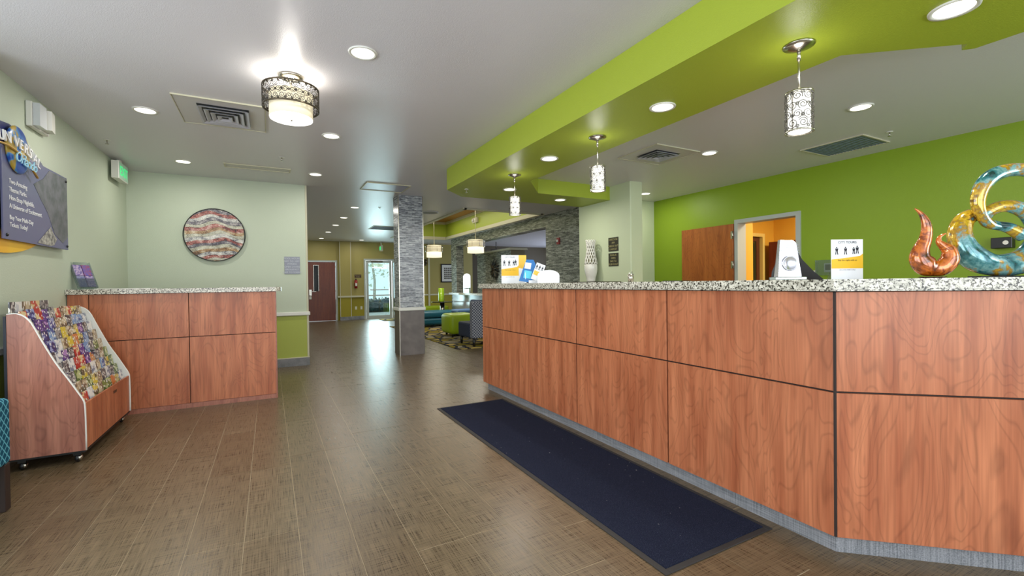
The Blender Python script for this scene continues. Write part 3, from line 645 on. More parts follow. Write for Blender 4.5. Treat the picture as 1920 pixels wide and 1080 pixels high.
# round wall art of wavy mosaic bands
ra = thing('wall_art', 'round multicoloured wavy mosaic wall art above the left desk', 'wall art', (-.645, YD - .03, 1.895))
R_ = .355
def flake(name, cols):
    g = G(name, .22, .7); v = g.mapping((1, 1, 1.6)); vo = g.n('TexVoronoi', Scale=120.0); g.l(v, vo.inputs['Vector']); n = g.n('TexNoise', Scale=11.0, Detail=3.0); g.l(v, n.inputs['Vector'])
    s_ = g.n('SeparateColor'); g.l(vo.outputs['Color'], s_.inputs[0]); f = g.math('ADD', g.math('MULTIPLY', s_.outputs[0], .6), g.math('MULTIPLY', g.math('SUBTRACT', n.outputs['Fac'], .42), 2.2))
    return g.col(g.ramp(f, [(i / (len(cols) - 1) * .9 + .05, c) for i, c in enumerate(cols)])).bump(vo.outputs['Distance'], .6, .004).m
fk = [flake('flake_silver', [(84, 84, 98), (176, 176, 176), (206, 204, 196), (232, 230, 226)]), flake('flake_red', [(50, 20, 28), (140, 62, 58), (176, 110, 100), (214, 190, 180)]), flake('flake_dark', [(40, 38, 48), (84, 82, 96), (130, 124, 130), (196, 190, 186)]),
      flake('flake_amber', [(70, 44, 30), (150, 112, 72), (178, 148, 108), (216, 204, 180)]), flake('flake_sage', [(120, 112, 96), (178, 178, 160), (196, 194, 178), (220, 216, 200)])]
def wavez(c, u): return c + .030 * math.sin(u * 9.5 + 1.2 + c * 2.0) + .014 * math.sin(u * 19 + c * 11)
seq = [3, 4, 1, 0, 3, 4, 2, 1, 0, 4, 3, 1, 4, 2, 0, 1, 2, 4, 0, 2, 4]
nb = 19; e_ = [-.42 + .84 * i / nb + random.uniform(-.006, .006) for i in range(nb + 1)]
for i in range(nb):
    b = B(); prev = None; N = 44; dep = random.choice([.006, .01, .014])
    for k in range(N + 1):
        u = -R_ + 2 * R_ * k / N; lim = math.sqrt(max(R_ * R_ - u * u, 0)); z0 = max(-lim, min(lim, wavez(e_[i], u))); z1 = max(-lim, min(lim, wavez(e_[i + 1], u) - .002))
        if z1 - z0 < .0008: prev = None; continue
        cur = [b.bm.verts.new((u, -dep, z0)), b.bm.verts.new((u, -dep, z1)), b.bm.verts.new((u, 0, z1)), b.bm.verts.new((u, 0, z0))]
        if prev:
            for q in range(4): b.bm.faces.new((prev[q], prev[(q + 1) % 4], cur[(q + 1) % 4], cur[q]))
        prev = cur
    if len(b.bm.faces): b.done('wavy_band', fk[seq[i % len(seq)]], ra)
    else: b.bm.free()
B().tube([(R_ * math.cos(2 * PI * i / 64), -.006, R_ * math.sin(2 * PI * i / 64)) for i in range(64)], .0065, 8, closed=True).done('rim', M_black, ra)
B().profile([(R_ * .9 * math.cos(2 * PI * i / 40), R_ * .9 * math.sin(2 * PI * i / 40)) for i in range(40)], 'y', .001, .026).done('backing', M_black, ra)

def plaque(name, label, c, w_, h_, face, mbase, mtext, lines, cat='sign', size=None, t=.008):
    o = thing(name, label, cat, c)
    if face == 'y': B().box(-w_ / 2, w_ / 2, -t, 0, -h_ / 2, h_ / 2, .001).done('plate', mbase, o); ax = FRONT; nrm = Vector((0, -t - .0005, 0)); left = Vector((-w_ * .44, 0, 0))
    elif face == '-x': B().box(-t, 0, -w_ / 2, w_ / 2, -h_ / 2, h_ / 2, .001).done('plate', mbase, o); ax = RIGHTW; nrm = Vector((-t - .0005, 0, 0)); left = Vector((0, w_ * .44, 0))
    n = len(lines); sz = size or h_ / (n + .6) * .9
    for i, l in enumerate(lines):
        if l: text('lettering', l, sz, Vector(c) + nrm + Vector((0, 0, h_ / 2 - (i + .95) * h_ / (n + .3))), *ax, mtext, o, ext=.0008, align='CENTER')
    return o
M_pgrey = mat('grey_plaque', (136, 140, 154), .4); M_pdark = mat('dark_plaque', (46, 44, 30), .4); M_goldtext = mat('gold_text', (168, 160, 110), .4); M_whitetext = mat('grey_text', (190, 194, 204), .4)
plaque('wall_sign', 'square grey text sign on the pale wall right of the round art', (.30, YD - .001, 1.487), .205, .255, 'y', M_pgrey, M_whitetext, ['POOL HOURS', '9AM TO 10PM', 'FITNESS', 'OPEN 24 HRS', 'BREAKFAST', '6AM TO 9:30AM'])
plaque('wall_sign', 'upper of two small dark signs on the wall beside the white vase', (4.519, 5.215, 1.742), .215, .205, '-x', M_pdark, M_goldtext, ['CHECK IN', '3PM', 'CHECK OUT', '11AM EST'])
plaque('wall_sign', 'lower of two small dark signs on the wall beside the white vase', (4.519, 5.215, 1.515), .215, .195, '-x', M_pdark, M_goldtext, ['POOL IS', 'OPEN', '9AM TO', 'DUSK DAILY'])
plaque('wall_sign', 'small brown sign on the far olive wall left of the glass door', (2.70, YF - .001, 1.50), .22, .11, 'y', mat('brown_plaque', (62, 36, 20), .5), M_goldtext, ['ELEVATOR', 'STAIRS'])

# ------------------------------------------------------------------ ceiling lamps and devices
def can(x, y, z, label, r=.088, power=8, col=(1, .96, .88)):
    o = thing('recessed_light', label, 'ceiling light', (x, y, z), 0, 'round recessed ceiling lights')
    B().lathe([(r * .80, -.001), (r * .82, -.006), (r, -.008), (r * 1.02, -.0005)], n=32).done('trim_ring', M_white, o)
    B().cyl((0, 0), r * .81, -.004, -.0005, 32).done('lens', M_lens, o)
    area('lamp', (0, 0, -.012), (0, 0, -1), r * 1.4, 0, power, col, o, disk=True)
can(.555, 3.03, C, 'recessed light just right of the drum ceiling lamp'); can(-.90, 4.83, C, 'recessed light left of the square vent, nearest the left wall')
can(.57, 4.85, C, 'recessed light below and right of the drum lamp'); can(-.88, 6.59, C, 'recessed light above the round wall art')
can(.57, 6.61, C, 'recessed light above the right end of the pale back wall')
for y, s_ in ((9.09, 'nearest'), (10.56, 'second nearest'), (11.94, 'third nearest'), (13.55, 'fourth nearest'), (15.45, 'farthest')):
    can(1.47, y, C, '%s recessed light in the line down the corridor' % s_, power=6)
can(2.71, 15.54, C, 'recessed light in front of the fire alarm wall at the corridor end', power=6)
can(4.36, 1.95, CB, 'recessed light in the office ceiling above the metal award'); can(4.36, 3.42, CB, 'recessed light right of the office ceiling vent'); can(5.40, 5.45, CB, 'recessed light by the far corner of the green office wall')
can(2.775, .87, S, 'largest recessed light in the green soffit, top right', power=7, r=.09); can(2.46, 2.31, S, 'recessed light in the green soffit between the two nearest pendants')
can(2.46, 3.77, S, 'recessed light in the green soffit between the middle and far pendants'); can(2.79, 5.23, S, 'recessed light in the green soffit behind the far pendant'); can(3.82, 5.58, S, 'recessed light in the soffit arm over the tiled wall')

def spiral_scrolls(b, R0, z0, z1, count, rmin, rmax, wire=.0013, seed=1):
    rnd = random.Random(seed); nr = max(2, int((z1 - z0) / (rmax * 1.75))); nc = int(2 * PI * R0 / (rmax * 1.85)); spots = []
    for i in range(nr):
        for j in range(nc):
            spots.append((2 * PI * (j + .5 * (i % 2)) / nc + rnd.uniform(-.02, .02), rmax * rnd.uniform(.88, 1.05), z0 + rmax + (z1 - z0 - 2 * rmax) * i / (nr - 1)))
            spots.append((2 * PI * (j + .5 + .5 * (i % 2)) / nc, rmin, z0 + rmin + (z1 - z0 - 2 * rmin) * i / (nr - 1)))
    for a, r, zc in spots:
        s0 = rnd.uniform(0, 6); dr = rnd.choice((-1, 1)); pts = []
        for k in range(17):
            t = k / 16; q = r * (1 - .78 * t); th = s0 + dr * t * 3.4 * PI; aa = a + q * math.cos(th) / R0
            pts.append((R0 * math.cos(aa), R0 * math.sin(aa), zc + q * math.sin(th)))
        b.tube(pts, wire, 4, cap=False)
dr = thing('drum_ceiling_lamp', 'drum ceiling lamp with scrollwork metal shade over the lobby', 'ceiling lamp', (.158, 3.60, 0))
B().lathe([(.001, C - .001), (.08, C - .001), (.082, C - .012), (.06, C - .024), (.02, C - .03), (.001, C - .03)]).done('canopy', M_nickel, dr)
B().cyl((0, 0), .009, 2.575, C - .03, 12).done('stem', M_nickel, dr)
b = B()
for z in (2.588, 2.448): b.lathe([(.1815, z - .006), (.1865, z - .006), (.1865, z + .006), (.1815, z + .006)], n=48, close=True)
b.box(.180, .1825, -.003, .003, 2.448, 2.588).box(-.1825, -.180, -.003, .003, 2.448, 2.588); b.done('rim', M_darkmetal, dr)
b = B(); spiral_scrolls(b, .184, 2.453, 2.584, 0, .009, .024, .0022); b.done('scrollwork', M_scroll, dr, kind='stuff')
B().lathe([(.142, 2.38), (.142, 2.555), (.139, 2.555), (.139, 2.38)], n=40, close=True).done('inner_shade', M_glowwarm, dr)
B().cyl((0, 0), .140, 2.373, 2.378, 40).done('diffuser', mat('drum_diffuser', (255, 255, 255), .4, emit=(255, 252, 246), es=2.2), dr)
B().sphere((0, 0, 2.368), .008, 1, 1, 1, 10).done('finial', M_nickel, dr)
for k in range(3): B().tube([(0, 0, 2.577), (.183 * math.cos(k * 2.094 + .4), .183 * math.sin(k * 2.094 + .4), 2.583)], .004, 6).done('arm', M_nickel, dr)
l = bpy.data.lights.new('bulb', 'POINT'); l.energy = 11; l.color = (1, .97, .9); l.shadow_soft_size = .03; o = bpy.data.objects.new('bulb', l); COL.objects.link(o); o.parent = dr; o.location = (0.0, 0.0, 2.61)
area('lamp', (0, 0, 2.36), (0, 0, -1), .3, 0, 6, (1, .97, .92), dr, disk=True)
def pendant(y, label, seed):
    o = thing('pendant_lamp', label, 'pendant lamp', (2.468, y, 0), 0, 'cylinder pendants over the front desk')
    B().lathe([(.001, S - .001), (.072, S - .001), (.074, S - .006), (.045, S - .014), (.02, S - .026), (.001, S - .026)]).done('canopy', M_nickel, o)
    B().cyl((0, 0), .0055, 2.155, S - .02, 12).cyl((0, 0), .009, 2.33, S - .02, 12).done('stem', M_nickel, o)
    B().lathe([(.052, 1.958), (.052, 2.150), (.046, 2.158), (.012, 2.159)], n=32).done('glass_cylinder', M_glow, o)
    B().cyl((0, 0), .051, 1.957, 1.96, 32).done('diffuser', M_lens, o)
    b = B()
    for z in (2.158, 1.957): b.lathe([(.0635, z - .004), (.0665, z - .004), (.0665, z + .004), (.0635, z + .004)], n=40, close=True)
    b.box(-.065, .065, -.004, .004, 2.156, 2.16).box(-.004, .004, -.065, .065, 2.156, 2.16)
    b.box(.061, .0625, -.003, .003, 1.957, 2.157).box(-.0625, -.061, -.003, .003, 1.957, 2.157); b.done('rim', M_nickel, o)
    b = B(); spiral_scrolls(b, .065, 1.963, 2.156, 0, .010, .027, .0019, seed); b.done('scrollwork', M_scroll2, o, kind='stuff')
    l = bpy.data.lights.new('bulb', 'POINT'); l.energy = 1.1; l.color = (1, .97, .92); l.shadow_soft_size = .06; q = bpy.data.objects.new('bulb', l); COL.objects.link(q); q.parent = o; q.location = (0, 0, 2.25)
    area('lamp', (0, 0, 1.95), (0, 0, -1), .1, 0, 3, (1, .97, .92), o, disk=True)
pendant(1.384, 'nearest and largest cylinder pendant over the front desk', 5); pendant(3.038, 'middle cylinder pendant over the front desk', 8); pendant(4.508, 'farthest cylinder pendant over the front desk', 11)
def lounge_pendant(x, y, zb, label):
    o = thing('drum_pendant', label, 'pendant lamp', (x, y, 0), 0, 'drum pendants in the lounge tray')
    B().cyl((0, 0), .08, 3.22, 3.2495, 20).done('canopy', M_cream, o); B().cyl((0, 0), .008, zb + .34, 3.22, 8).done('stem', M_cream, o)
    B().cyl((0, 0), .215, zb, zb + .15, 32).done('lower_shade', M_glowdrum, o)
    B().cyl((0, 0), .20, zb + .15, zb + .34, 32).done('upper_shade', M_glowwarm, o)
    b = B()
    for z in (zb + .16, zb + .3): b.lathe([(.25, z - .006), (.257, z - .006), (.257, z + .006), (.25, z + .006)], n=32, close=True)
    for k in range(8): b.box(-.004, .004, -.004, .004, zb + .16, zb + .3).xf(Matrix.Identity(4)); b.tube([(.253 * math.cos(k * PI / 4), .253 * math.sin(k * PI / 4), zb + .16), (.253 * math.cos(k * PI / 4), .253 * math.sin(k * PI / 4), zb + .3)], .004, 4)
    b.tube([(-.253, 0, zb + .16), (.253, 0, zb + .16)], .004, 4); b.done('ring_frame', M_nickel, o)
    area('lamp', (0, 0, zb - .01), (0, 0, -1), .4, 0, 14, (1, .93, .8), o, disk=True)
lounge_pendant(4.15, 12.4, 1.95, 'left drum pendant hanging by the tiled column'); lounge_pendant(4.78, 10.9, 1.99, 'right drum pendant hanging before the tiled wall')
area('cove_light', (4.3, 11.2, 3.20), (0, 0, -1), 1.3, 5.2, 45, (1, .93, .78))

def vent(x0, x1, y0, y1, z, ix0, ix1, iy0, iy1, label, nring=4):
    o = thing('ceiling_vent', label, 'air vent', ((x0 + x1) / 2, (y0 + y1) / 2, z)); cx, cy = o.location.x, o.location.y
    B().box(x0 - cx, x1 - cx, y0 - cy, y1 - cy, -.008, -.0005, .003).done('plate', M_ventp, o)
    b = B()
    for r in ((x0 - .006, x1 + .006, y0 - .006, y0), (x0 - .006, x1 + .006, y1, y1 + .006), (x0 - .006, x0, y0, y1), (x1, x1 + .006, y0, y1)): b.box(r[0] - cx, r[1] - cx, r[2] - cy, r[3] - cy, -.012, -.0005)
    b.done('frame', M_cream, o)
    ax, ay, hx, hy = (ix0 + ix1) / 2 - cx, (iy0 + iy1) / 2 - cy, (ix1 - ix0) / 2, (iy1 - iy0) / 2
    B().box(ax - hx, ax + hx, ay - hy, ay + hy, -.0095, -.0085).done('dark_core', M_black, o)
    for k in range(nring):
        f0 = 1 - k / (nring + .3); f1 = f0 - .17; b = B(); zo, zi = -.016 - .004 * k, -.03 - .004 * k
        q = [[b.bm.verts.new((ax + sx_ * hx * f, ay + sy_ * hy * f, zz)) for sx_, sy_ in ((-1, -1), (1, -1), (1, 1), (-1, 1))] for f, zz in ((f0, zi), (f0 - .045, zi), (f1, zo), (f1 + .03, zo + .004))]
        for a_, c_ in ((0, 1), (1, 2), (2, 3), (3, 0)):
            for i in range(4): b.bm.faces.new((q[a_][i], q[a_][(i + 1) % 4], q[c_][(i + 1) % 4], q[c_][i]))
        b.done('louver', M_ventl, o)
M_ventp = mat('vent_plate', (204, 202, 200), .4); M_ventl = mat('vent_louver', (188, 190, 200), .35)
vent(-.645, -.01, 4.305, 4.98, C, -.50, -.13, 4.43, 4.88, 'square louvred vent left of the drum ceiling lamp')
vent(3.56, 4.2, 3.42, 4.01, CB, 3.70, 4.06, 3.56, 3.87, 'square louvred vent in the office ceiling right of the middle pendant')
def grille(x0, x1, y0, y1, z, label, m, bars=16, along='x'):
    o = thing('return_grille', label, 'air vent', ((x0 + x1) / 2, (y0 + y1) / 2, z)); a, c = (x1 - x0) / 2, (y1 - y0) / 2
    B().box(-a, a, -c, c, -.004, -.0005).done('plate', m, o)
    b = B(); b.box(-a, a, -c - .015, -c, -.012, -.0005).box(-a, a, c, c + .015, -.012, -.0005).box(-a - .015, -a, -c - .015, c + .015, -.012, -.0005).box(a, a + .015, -c - .015, c + .015, -.012, -.0005); b.done('frame', M_cream, o)
    if bars:
        for i in range(bars): t = -1 + 2 * (i + .5) / bars; B().box(-a, a, t * c - .004, t * c + .002, -.010, -.0045).done('slat', m, o)
grille(5.19, 5.71, 2.31, 2.88, CB, 'blue-grey return air grille in the office ceiling', mat('grille_grey', (112, 126, 136), .4), 18)
grille(1.28, 1.90, 6.78, 7.30, C, 'blank framed access panel in the ceiling before the tiled column', mat('panel_violet', (176, 178, 200), .35), 0)
grille(2.35, 3.25, 11.7, 12.4, C, 'dark slatted grille in the ceiling before the glass door', mat('grille_dark', (104, 104, 110), .4), 12)
grille(-.45, .25, 6.45, 6.62, C, 'narrow slot vent in the ceiling before the pale back wall', M_ventp, 0)
def sprinkler(x, y, z, label):
    o = thing('sprinkler', label, 'sprinkler', (x, y, z)); B().cyl((0, 0), .028, -.006, -.0005, 16).done('escutcheon', M_white, o)
    B().cyl((0, 0), .006, -.04, -.006, 8).cyl((0, 0), .016, -.044, -.04, 12).done('sprinkler_head', M_nickel, o)
sprinkler(2.27, 5.45, S, 'sprinkler head under the far end of the green soffit'); sprinkler(.15, 5.9, C, 'sprinkler head in the ceiling above the pale back wall')
sprinkler(1.9, 8.9, C, 'sprinkler head in the corridor ceiling'); sprinkler(-1.42, 5.95, C, 'sprinkler head near the exit sign'); sprinkler(5.35, 2.15, CB, 'sprinkler head beside the office return grille')
sp_ = thing('ceiling_speaker', 'round grey ceiling speaker beside the tiled column', 'speaker', (2.96, 9.1, C)); B().cyl((0, 0), .17, -.01, -.0005, 32).done('grille', mat('speaker_grille', (140, 138, 134), .6), sp_); B().lathe([(.168, -.001), (.168, -.014), (.185, -.014), (.185, -.001)], n=32, close=True).done('ring', M_ceil, sp_)
st = thing('fire_strobe', 'small red fire alarm strobe on the tiled wall', 'fire alarm', (TW, 7.95, 2.06)); M_red = mat('alarm_red', (150, 24, 28), .4)
B().box(-.03, -.001, -.05, .05, -.07, .07, .005).done('body', M_red, st); B().box(-.05, -.031, -.03, .03, -.02, .03, .004).done('lens', M_white, st)
fx = thing('fire_extinguisher', 'small red extinguisher on the far olive wall', 'fire extinguisher', (2.62, YF - .08, 1.08))
B().cyl((0, 0), .05, 0, .26, 16).sphere((0, 0, .26), .05, 1, 1, .6).done('cylinder', M_red, fx); B().box(-.02, .02, -.03, .03, .29, .33).cyl((0, 0), .015, .27, .3, 8).done('valve', M_black, fx); B().box(-.03, .03, -.052, -.048, .08, .18).done('paper_label', M_white, fx); B().box(-.02, .02, .05, .079, .05, .22).done('bracket', M_nickel, fx)
for x, s_ in ((2.62, 'left'), (2.80, 'right')): o = thing('wall_outlet', '%s one of two outlets low on the far olive wall' % s_, 'outlet', (x, YF - .001, .40)); B().box(-.035, .035, -.008, 0, -.055, .055, .002).done('plate', M_cream, o); B().box(-.015, .015, -.010, -.008, .01, .04).box(-.015, .015, -.010, -.008, -.04, -.01).done('socket', M_white, o)
ex = thing('exit_sign', 'small pale exit sign hanging above the glass garden door', 'exit sign', (3.45, YF - .25, 0)); B().box(-.03, .03, -.15, .15, 2.36, 2.56).done('housing', M_cream, ex); B().cyl((0, 0), .015, 2.56, C - .001, 8).done('mount', M_white, ex); B().box(-.032, -.03, -.12, .12, 2.40, 2.52).done('face_plate', M_exit, ex)
ex = thing('exit_sign', 'glowing green exit sign in the bar room behind the half wall', 'exit sign', (7.2, 14.6, 0)); B().box(-.2, .2, -.03, .03, 2.2, 2.4).done('housing', M_black, ex); B().cyl((0, 0), .015, 2.4, C - .001, 8).done('mount', M_black, ex); text('lettering', 'EXIT', .2, (7.02, 14.565, 2.23), *FRONT, M_exit, ex)
el = thing('emergency_light', 'white emergency light on the lime side of the lounge ceiling tray', 'emergency light', (TX1 - .001, 11.9, 3.0)); B().box(-.06, 0, -.16, .16, -.07, .07, .006).done('housing', M_cream, el)
for s_ in (-1, 1): B().sphere((-.075, .09 * s_, .0), .045, .6, 1, 1, 12).done('lamp_head', M_white, el)
for r in ((4.5, 4.95, TY0 + .06, TY0 + .1), (3.47, 3.52, 9.6, 10.9)): pass

# ------------------------------------------------------------------ lounge
rg = B().box(2.97, 4.98, 7.62, 12.9, .0005, .012).done('area_rug', M_rug, label='large olive and grey patterned rug in the lounge', cat='rug')
ch = thing('armchair', 'houndstooth armchair seen from behind at the end of the front desk', 'chair', (3.62, 8.05, .012))
b = B().box(-.33, .33, -.35, -.20, .15, .84, .03, seg=2); b.done('backrest', M_houndstooth, ch, smooth=False)
B().box(-.33, .33, -.198, .38, .15, .43, .03, seg=2).done('seat', M_navyseat, ch)
for x, y in ((-.28, -.3), (.28, -.3), (-.28, .32), (.28, .32)): B().cyl((x, y), .022, 0, .16, 10, r2=.03).done('leg', M_black, ch)
ot = thing('ottoman', 'lime green upholstered ottoman on the patterned rug', 'ottoman', (3.83, 9.75, .012))
B().box(-.33, .33, -.33, .33, .05, .50, .09, seg=4).done('cushion', M_limeseat, ot, smooth=True)
for x in (-.22, .22):
    for y in (-.22, .22): B().cyl((x, y), .025, 0, .075, 10).done('foot', M_black, ot)
so = thing('bench_seat', 'long low teal vinyl bench behind the lime ottoman', 'bench', (3.98, 12.35, .012))
B().box(-.58, .95, -.4, .4, .06, .24, .05, seg=2).done('base_cushion', M_tealseat, so); B().box(-.58, .95, -.4, .4, .25, .42, .06, seg=3).done('seat_cushion', M_tealseat, so)
for x in (-.48, .85):
    for y in (-.33, .33): B().cyl((x, y), .03, 0, .065, 10).done('foot', M_black, so)
so = thing('bench_seat', 'lime green bench against the far lounge wall', 'bench', (4.35, 14.6, 0)); B().box(-.35, .9, -.35, .35, .08, .46, .05, seg=3).done('seat_cushion', M_limeseat, so)
for x in (-.25, .8):
    for y in (-.28, .28): B().cyl((x, y), .03, 0, .085, 10).done('foot', M_black, so)
ac = thing('armchair', 'blue-cushioned low armchair between the bench and the bar', 'chair', (4.60, 11.2, .012)); B().box(-.36, .36, -.32, .32, .12, .40, .04, seg=2).done('seat', M_navyseat, ac); B().box(-.32, .30, -.28, .28, .402, .50, .04, seg=2).done('seat_cushion', M_stripeblue, ac); B().box(.25, .38, -.32, .32, .502, .74, .04, seg=2).done('backrest', M_navyseat, ac)
for x in (-.3, .3):
    for y in (-.26, .26): B().cyl((x, y), .02, 0, .125, 8).done('leg', M_black, ac)
tb = thing('side_table', 'round dark glass table with a steel pedestal in the lounge', 'table', (4.72, 13.4, 0)); B().cyl((0, 0), .34, .62, .645, 32).done('tabletop', mat('smoked_glass', (22, 30, 30), .08), tb); B().cyl((0, 0), .07, .02, .62, 20).done('pedestal', M_nickel, tb); B().cyl((0, 0), .2, 0, .02, 24).done('base', M_nickel, tb)
vs = thing('green_vase', 'tall lime glass cylinder vase on the dark lounge table', 'vase', (4.68, 13.36, .6452)); B().lathe([(.001, 0), (.085, 0), (.09, .02), (.09, .42), (.084, .42), (.082, .02), (.001, .015)], n=28).done('vessel', mat('lime_glass', (150, 186, 30), .15, coat=.6), vs)
fg = thing('table_ornament', 'small pale gold branching ornament on the lounge bench table', 'ornament', (4.0, 13.6, 0)); B().cyl((0, 0), .16, .44, .47, 20).cyl((0, 0), .025, .02, .44, 10).cyl((0, 0), .12, 0, .02, 20).done('stand', M_nickel, fg); B().tube([(0, 0, .47), (.03, 0, .54), (-.02, 0, .6), (.04, 0, .68)], .016).tube([(.02, 0, .52), (.09, 0, .58), (.07, 0, .66)], .014).tube([(0, 0, .5), (-.07, 0, .55), (-.09, 0, .62)], .013).sphere((.04, 0, .69), .03).done('branches', mat('pale_gold', (216, 196, 130), .3, .4), fg)
pf = thing('framed_picture', 'black-framed grid of small prints on the far lounge wall', 'picture', (6.02, YF - .001, 1.60))
B().box(-.28, .28, -.012, 0, -.31, .31).done('mount_board', M_white, pf); b = B(); b.box(-.32, .32, -.03, 0, .31, .35).box(-.32, .32, -.03, 0, -.35, -.31).box(-.32, -.28, -.03, 0, -.31, .31).box(.28, .32, -.03, 0, -.31, .31).done('frame', M_black, pf)
for i in range(5):
    for j in range(6): B().box(-.19 + .08 * i, -.13 + .08 * i, -.014, -.012, -.22 + .075 * j, -.165 + .075 * j).done('print', [M_pdark, M_darkmetal][(i + j) % 2], pf)
sc_ = thing('wall_sconce', 'small dark sconce on the far olive lounge wall', 'sconce', (5.1, YF - .001, 2.0)); B().box(-.03, .03, -.06, 0, -.12, .12, .006).done('body', M_darkmetal, sc_); B().cyl((0, -.09), .04, -.05, .1, 12).done('shade', M_darkmetal, sc_)
dm = B().box(3.3, 4.45, 15.0, 15.9, .0005, .012, .003).done('doormat', M_rug, label='patterned doormat inside the glass garden door', cat='mat')
# bar counter in the opening
bc = thing('bar_counter', 'grey tiled bar counter with granite top in the tiled wall opening', 'bar counter', (0, 0, 0))
arc = [(5.02 + .25 - .25 * math.cos(a), 13.6 + .25 * math.sin(a)) for a in [i * PI / 16 for i in range(9)]]
B().prism([(5.02, 8.5)] + arc + [(5.38, 13.85), (5.38, 8.5)], .86, .91).done('granite_top', M_granite, bc)
B().prism([(5.10, 8.52), (5.10, 13.5), (5.2, 13.7), (5.38, 13.75), (5.38, 8.52)], 0, .86).done('tiled_front', mat('grey_gloss_tile', (146, 150, 152), .15), bc)
gp = thing('glass_screen', 'arch-topped tinted glass screen standing on the bar counter', 'glass screen', (5.2, 12.55, .91)); B().profile([(-.28, 0), (.28, 0), (.28, .48)] + [(.28 * math.cos(a), .48 + .1 * math.sin(a)) for a in [i * PI / 10 for i in range(1, 10)]] + [(-.28, .48)], 'x', -.006, .006).done('glass_pane', M_greenglass, gp)
b = B(); b.tube([(0, -.28, 0), (0, -.28, .48)] + [(0, -.28 * math.cos(a), .48 + .1 * math.sin(a)) for a in [i * PI / 10 for i in range(1, 10)]] + [(0, .28, .48), (0, .28, 0)], .008, 6).done('edge_rail', M_white, gp)
hw = thing('half_wall', 'mosaic-faced freestanding half wall in the bar room', 'partition', (0, 0, 0))
B().box(6.3, 6.31, 11.8, 14.25, 0, 2.17).done('mosaic_face', M_mosaic2, hw); B().box(6.311, 6.78, 11.8, 14.25, 0, 2.17).done('core', mat('taupe_paint', (128, 118, 92), .5), hw); B().box(6.24, 6.84, 11.74, 14.3, 2.17, 2.235, .01).done('cap', M_cream, hw)
ms = thing('metal_wall_art', 'burst of dark curled metal leaves hung on the mosaic half wall', 'wall art', (6.295, 12.85, 1.62)); rnd = random.Random(4)
for k in range(22):
    a = k * 2 * PI / 22 + rnd.uniform(-.1, .1); r = rnd.uniform(.26, .44); b = B(); dz = rnd.uniform(.01, .06)
    b.tube([(-.01, 0, 0), (-.02 - dz, r * .5 * math.cos(a), r * .5 * math.sin(a)), (-.015, r * math.cos(a + .15), r * math.sin(a + .15))], [.012, .045, .004], 6, squash=(Vector((1, 0, 0)), .25)).done('metal_leaf', [M_darkmetal, M_black][k % 2], ms)
for x, y, s_ in ((9.4, 9.3, 'left'), (9.9, 8.6, 'right')): B().box(x, x + .3, y, y + .3, 0, C - .001).done('pillar', mat('brown_column', (96, 72, 34), .5), label='%s slim brown column at the back of the bar room' % s_, cat='pillar')

# left foreground chair, mostly outside the frame
lc = thing('armchair', 'teal lattice-patterned armchair cut off at the left edge', 'chair', (-1.605, 3.09, 0))
B().box(-.36, .36, .20, .35, .25, .60, .02, seg=2).done('armrest', M_teal, lc); B().box(-.36, .36, -.36, -.21, .25, .60, .02, seg=2).done('armrest', M_teal, lc)
B().box(-.20, .36, -.20, .19, .25, .46, .03, seg=2).done('seat', M_teal, lc); B().box(-.36, -.21, -.20, .19, .25, .85, .03, seg=2).done('backrest', M_teal, lc)
for x in (-.32, .325):
    for y in (-.32, .32): B().box(x - .028, x + .028, y - .028, y + .028, 0, .25, .003).done('leg', mat('dark_wood_leg', (44, 30, 26), .5), lc)

# ------------------------------------------------------------------ things on the front desk
ZT = 1.1802
def cardmat(name, c): return mat(name, c, .3)
M_y = cardmat('yellow_print', (232, 184, 44)); M_ink = cardmat('dark_ink', (34, 34, 44)); M_wcard = cardmat('white_card', (232, 236, 244)); M_grey = cardmat('grey_ink', (140, 142, 154))
def person_glyph(b, x, z, h, two=False):
    b.sphere((x, 0, z + h * .9), h * .09, 1, .1, 1.1, 8)
    b.profile([(x - h * .14, z + h * .42), (x + h * .14, z + h * .42), (x + h * .2, z + h * .78), (x - h * .2, z + h * .78)], 'y', -.0004, .0004)
    for s_ in (-1, 1): b.profile([(x + s_ * h * .03, z + h * .42), (x + s_ * h * .13, z + h * .42), (x + s_ * h * .2, z), (x + s_ * h * .08, z)], 'y', -.0004, .0004)
def displaycard(name, label, loc, rz, w_, h_, lean=0, head='COZY HOURS', back=True):
    o = thing(name, label, 'desk sign', loc, rz)
    B().box(-w_ / 2, w_ / 2, 0, .003, 0, h_).done('card', M_wcard, o)
    b = B().profile([(-w_ / 2, h_ * .27), (w_ / 2, h_ * .27), (w_ / 2, h_ * .64), (w_ * .4, h_ * .58), (w_ * .2, h_ * .56), (0, h_ * .54), (-w_ / 2, h_ * .50)], 'y', -.0006, -.0001); b.done('yellow_band', M_y, o)
    b = B()
    for x in (-.33, -.05): person_glyph(b, x * w_, h_ * .62, h_ * .2)
    person_glyph(b, .21 * w_, h_ * .63, h_ * .18); person_glyph(b, .32 * w_, h_ * .64, h_ * .2); b.done('figure_print', M_ink, o)
    m = o.matrix_basis; m = Matrix.Translation(loc) @ Matrix.Rotation(rz, 4, 'Z'); xd = (m.to_3x3() @ Vector((1, 0, 0)))
    for s_, sz, zz, mm in ((head, w_ * .105, .90, M_ink), ('Stay the night with us', w_ * .07, .46, M_darkmetal), ('ask at the desk today', w_ * .06, .22, M_grey)):
        text('lettering', s_, sz, m @ Vector((0, -.001, zz * h_)), xd, (0, 0, 1), mm, o, ext=.0002, align='CENTER')
    if back: B().profile([(.004, 0), (.004, h_ * .6), (.08, 0)], 'x', -w_ * .3, -w_ * .3 + .003).done('easel', M_acrylic, o)
    return o
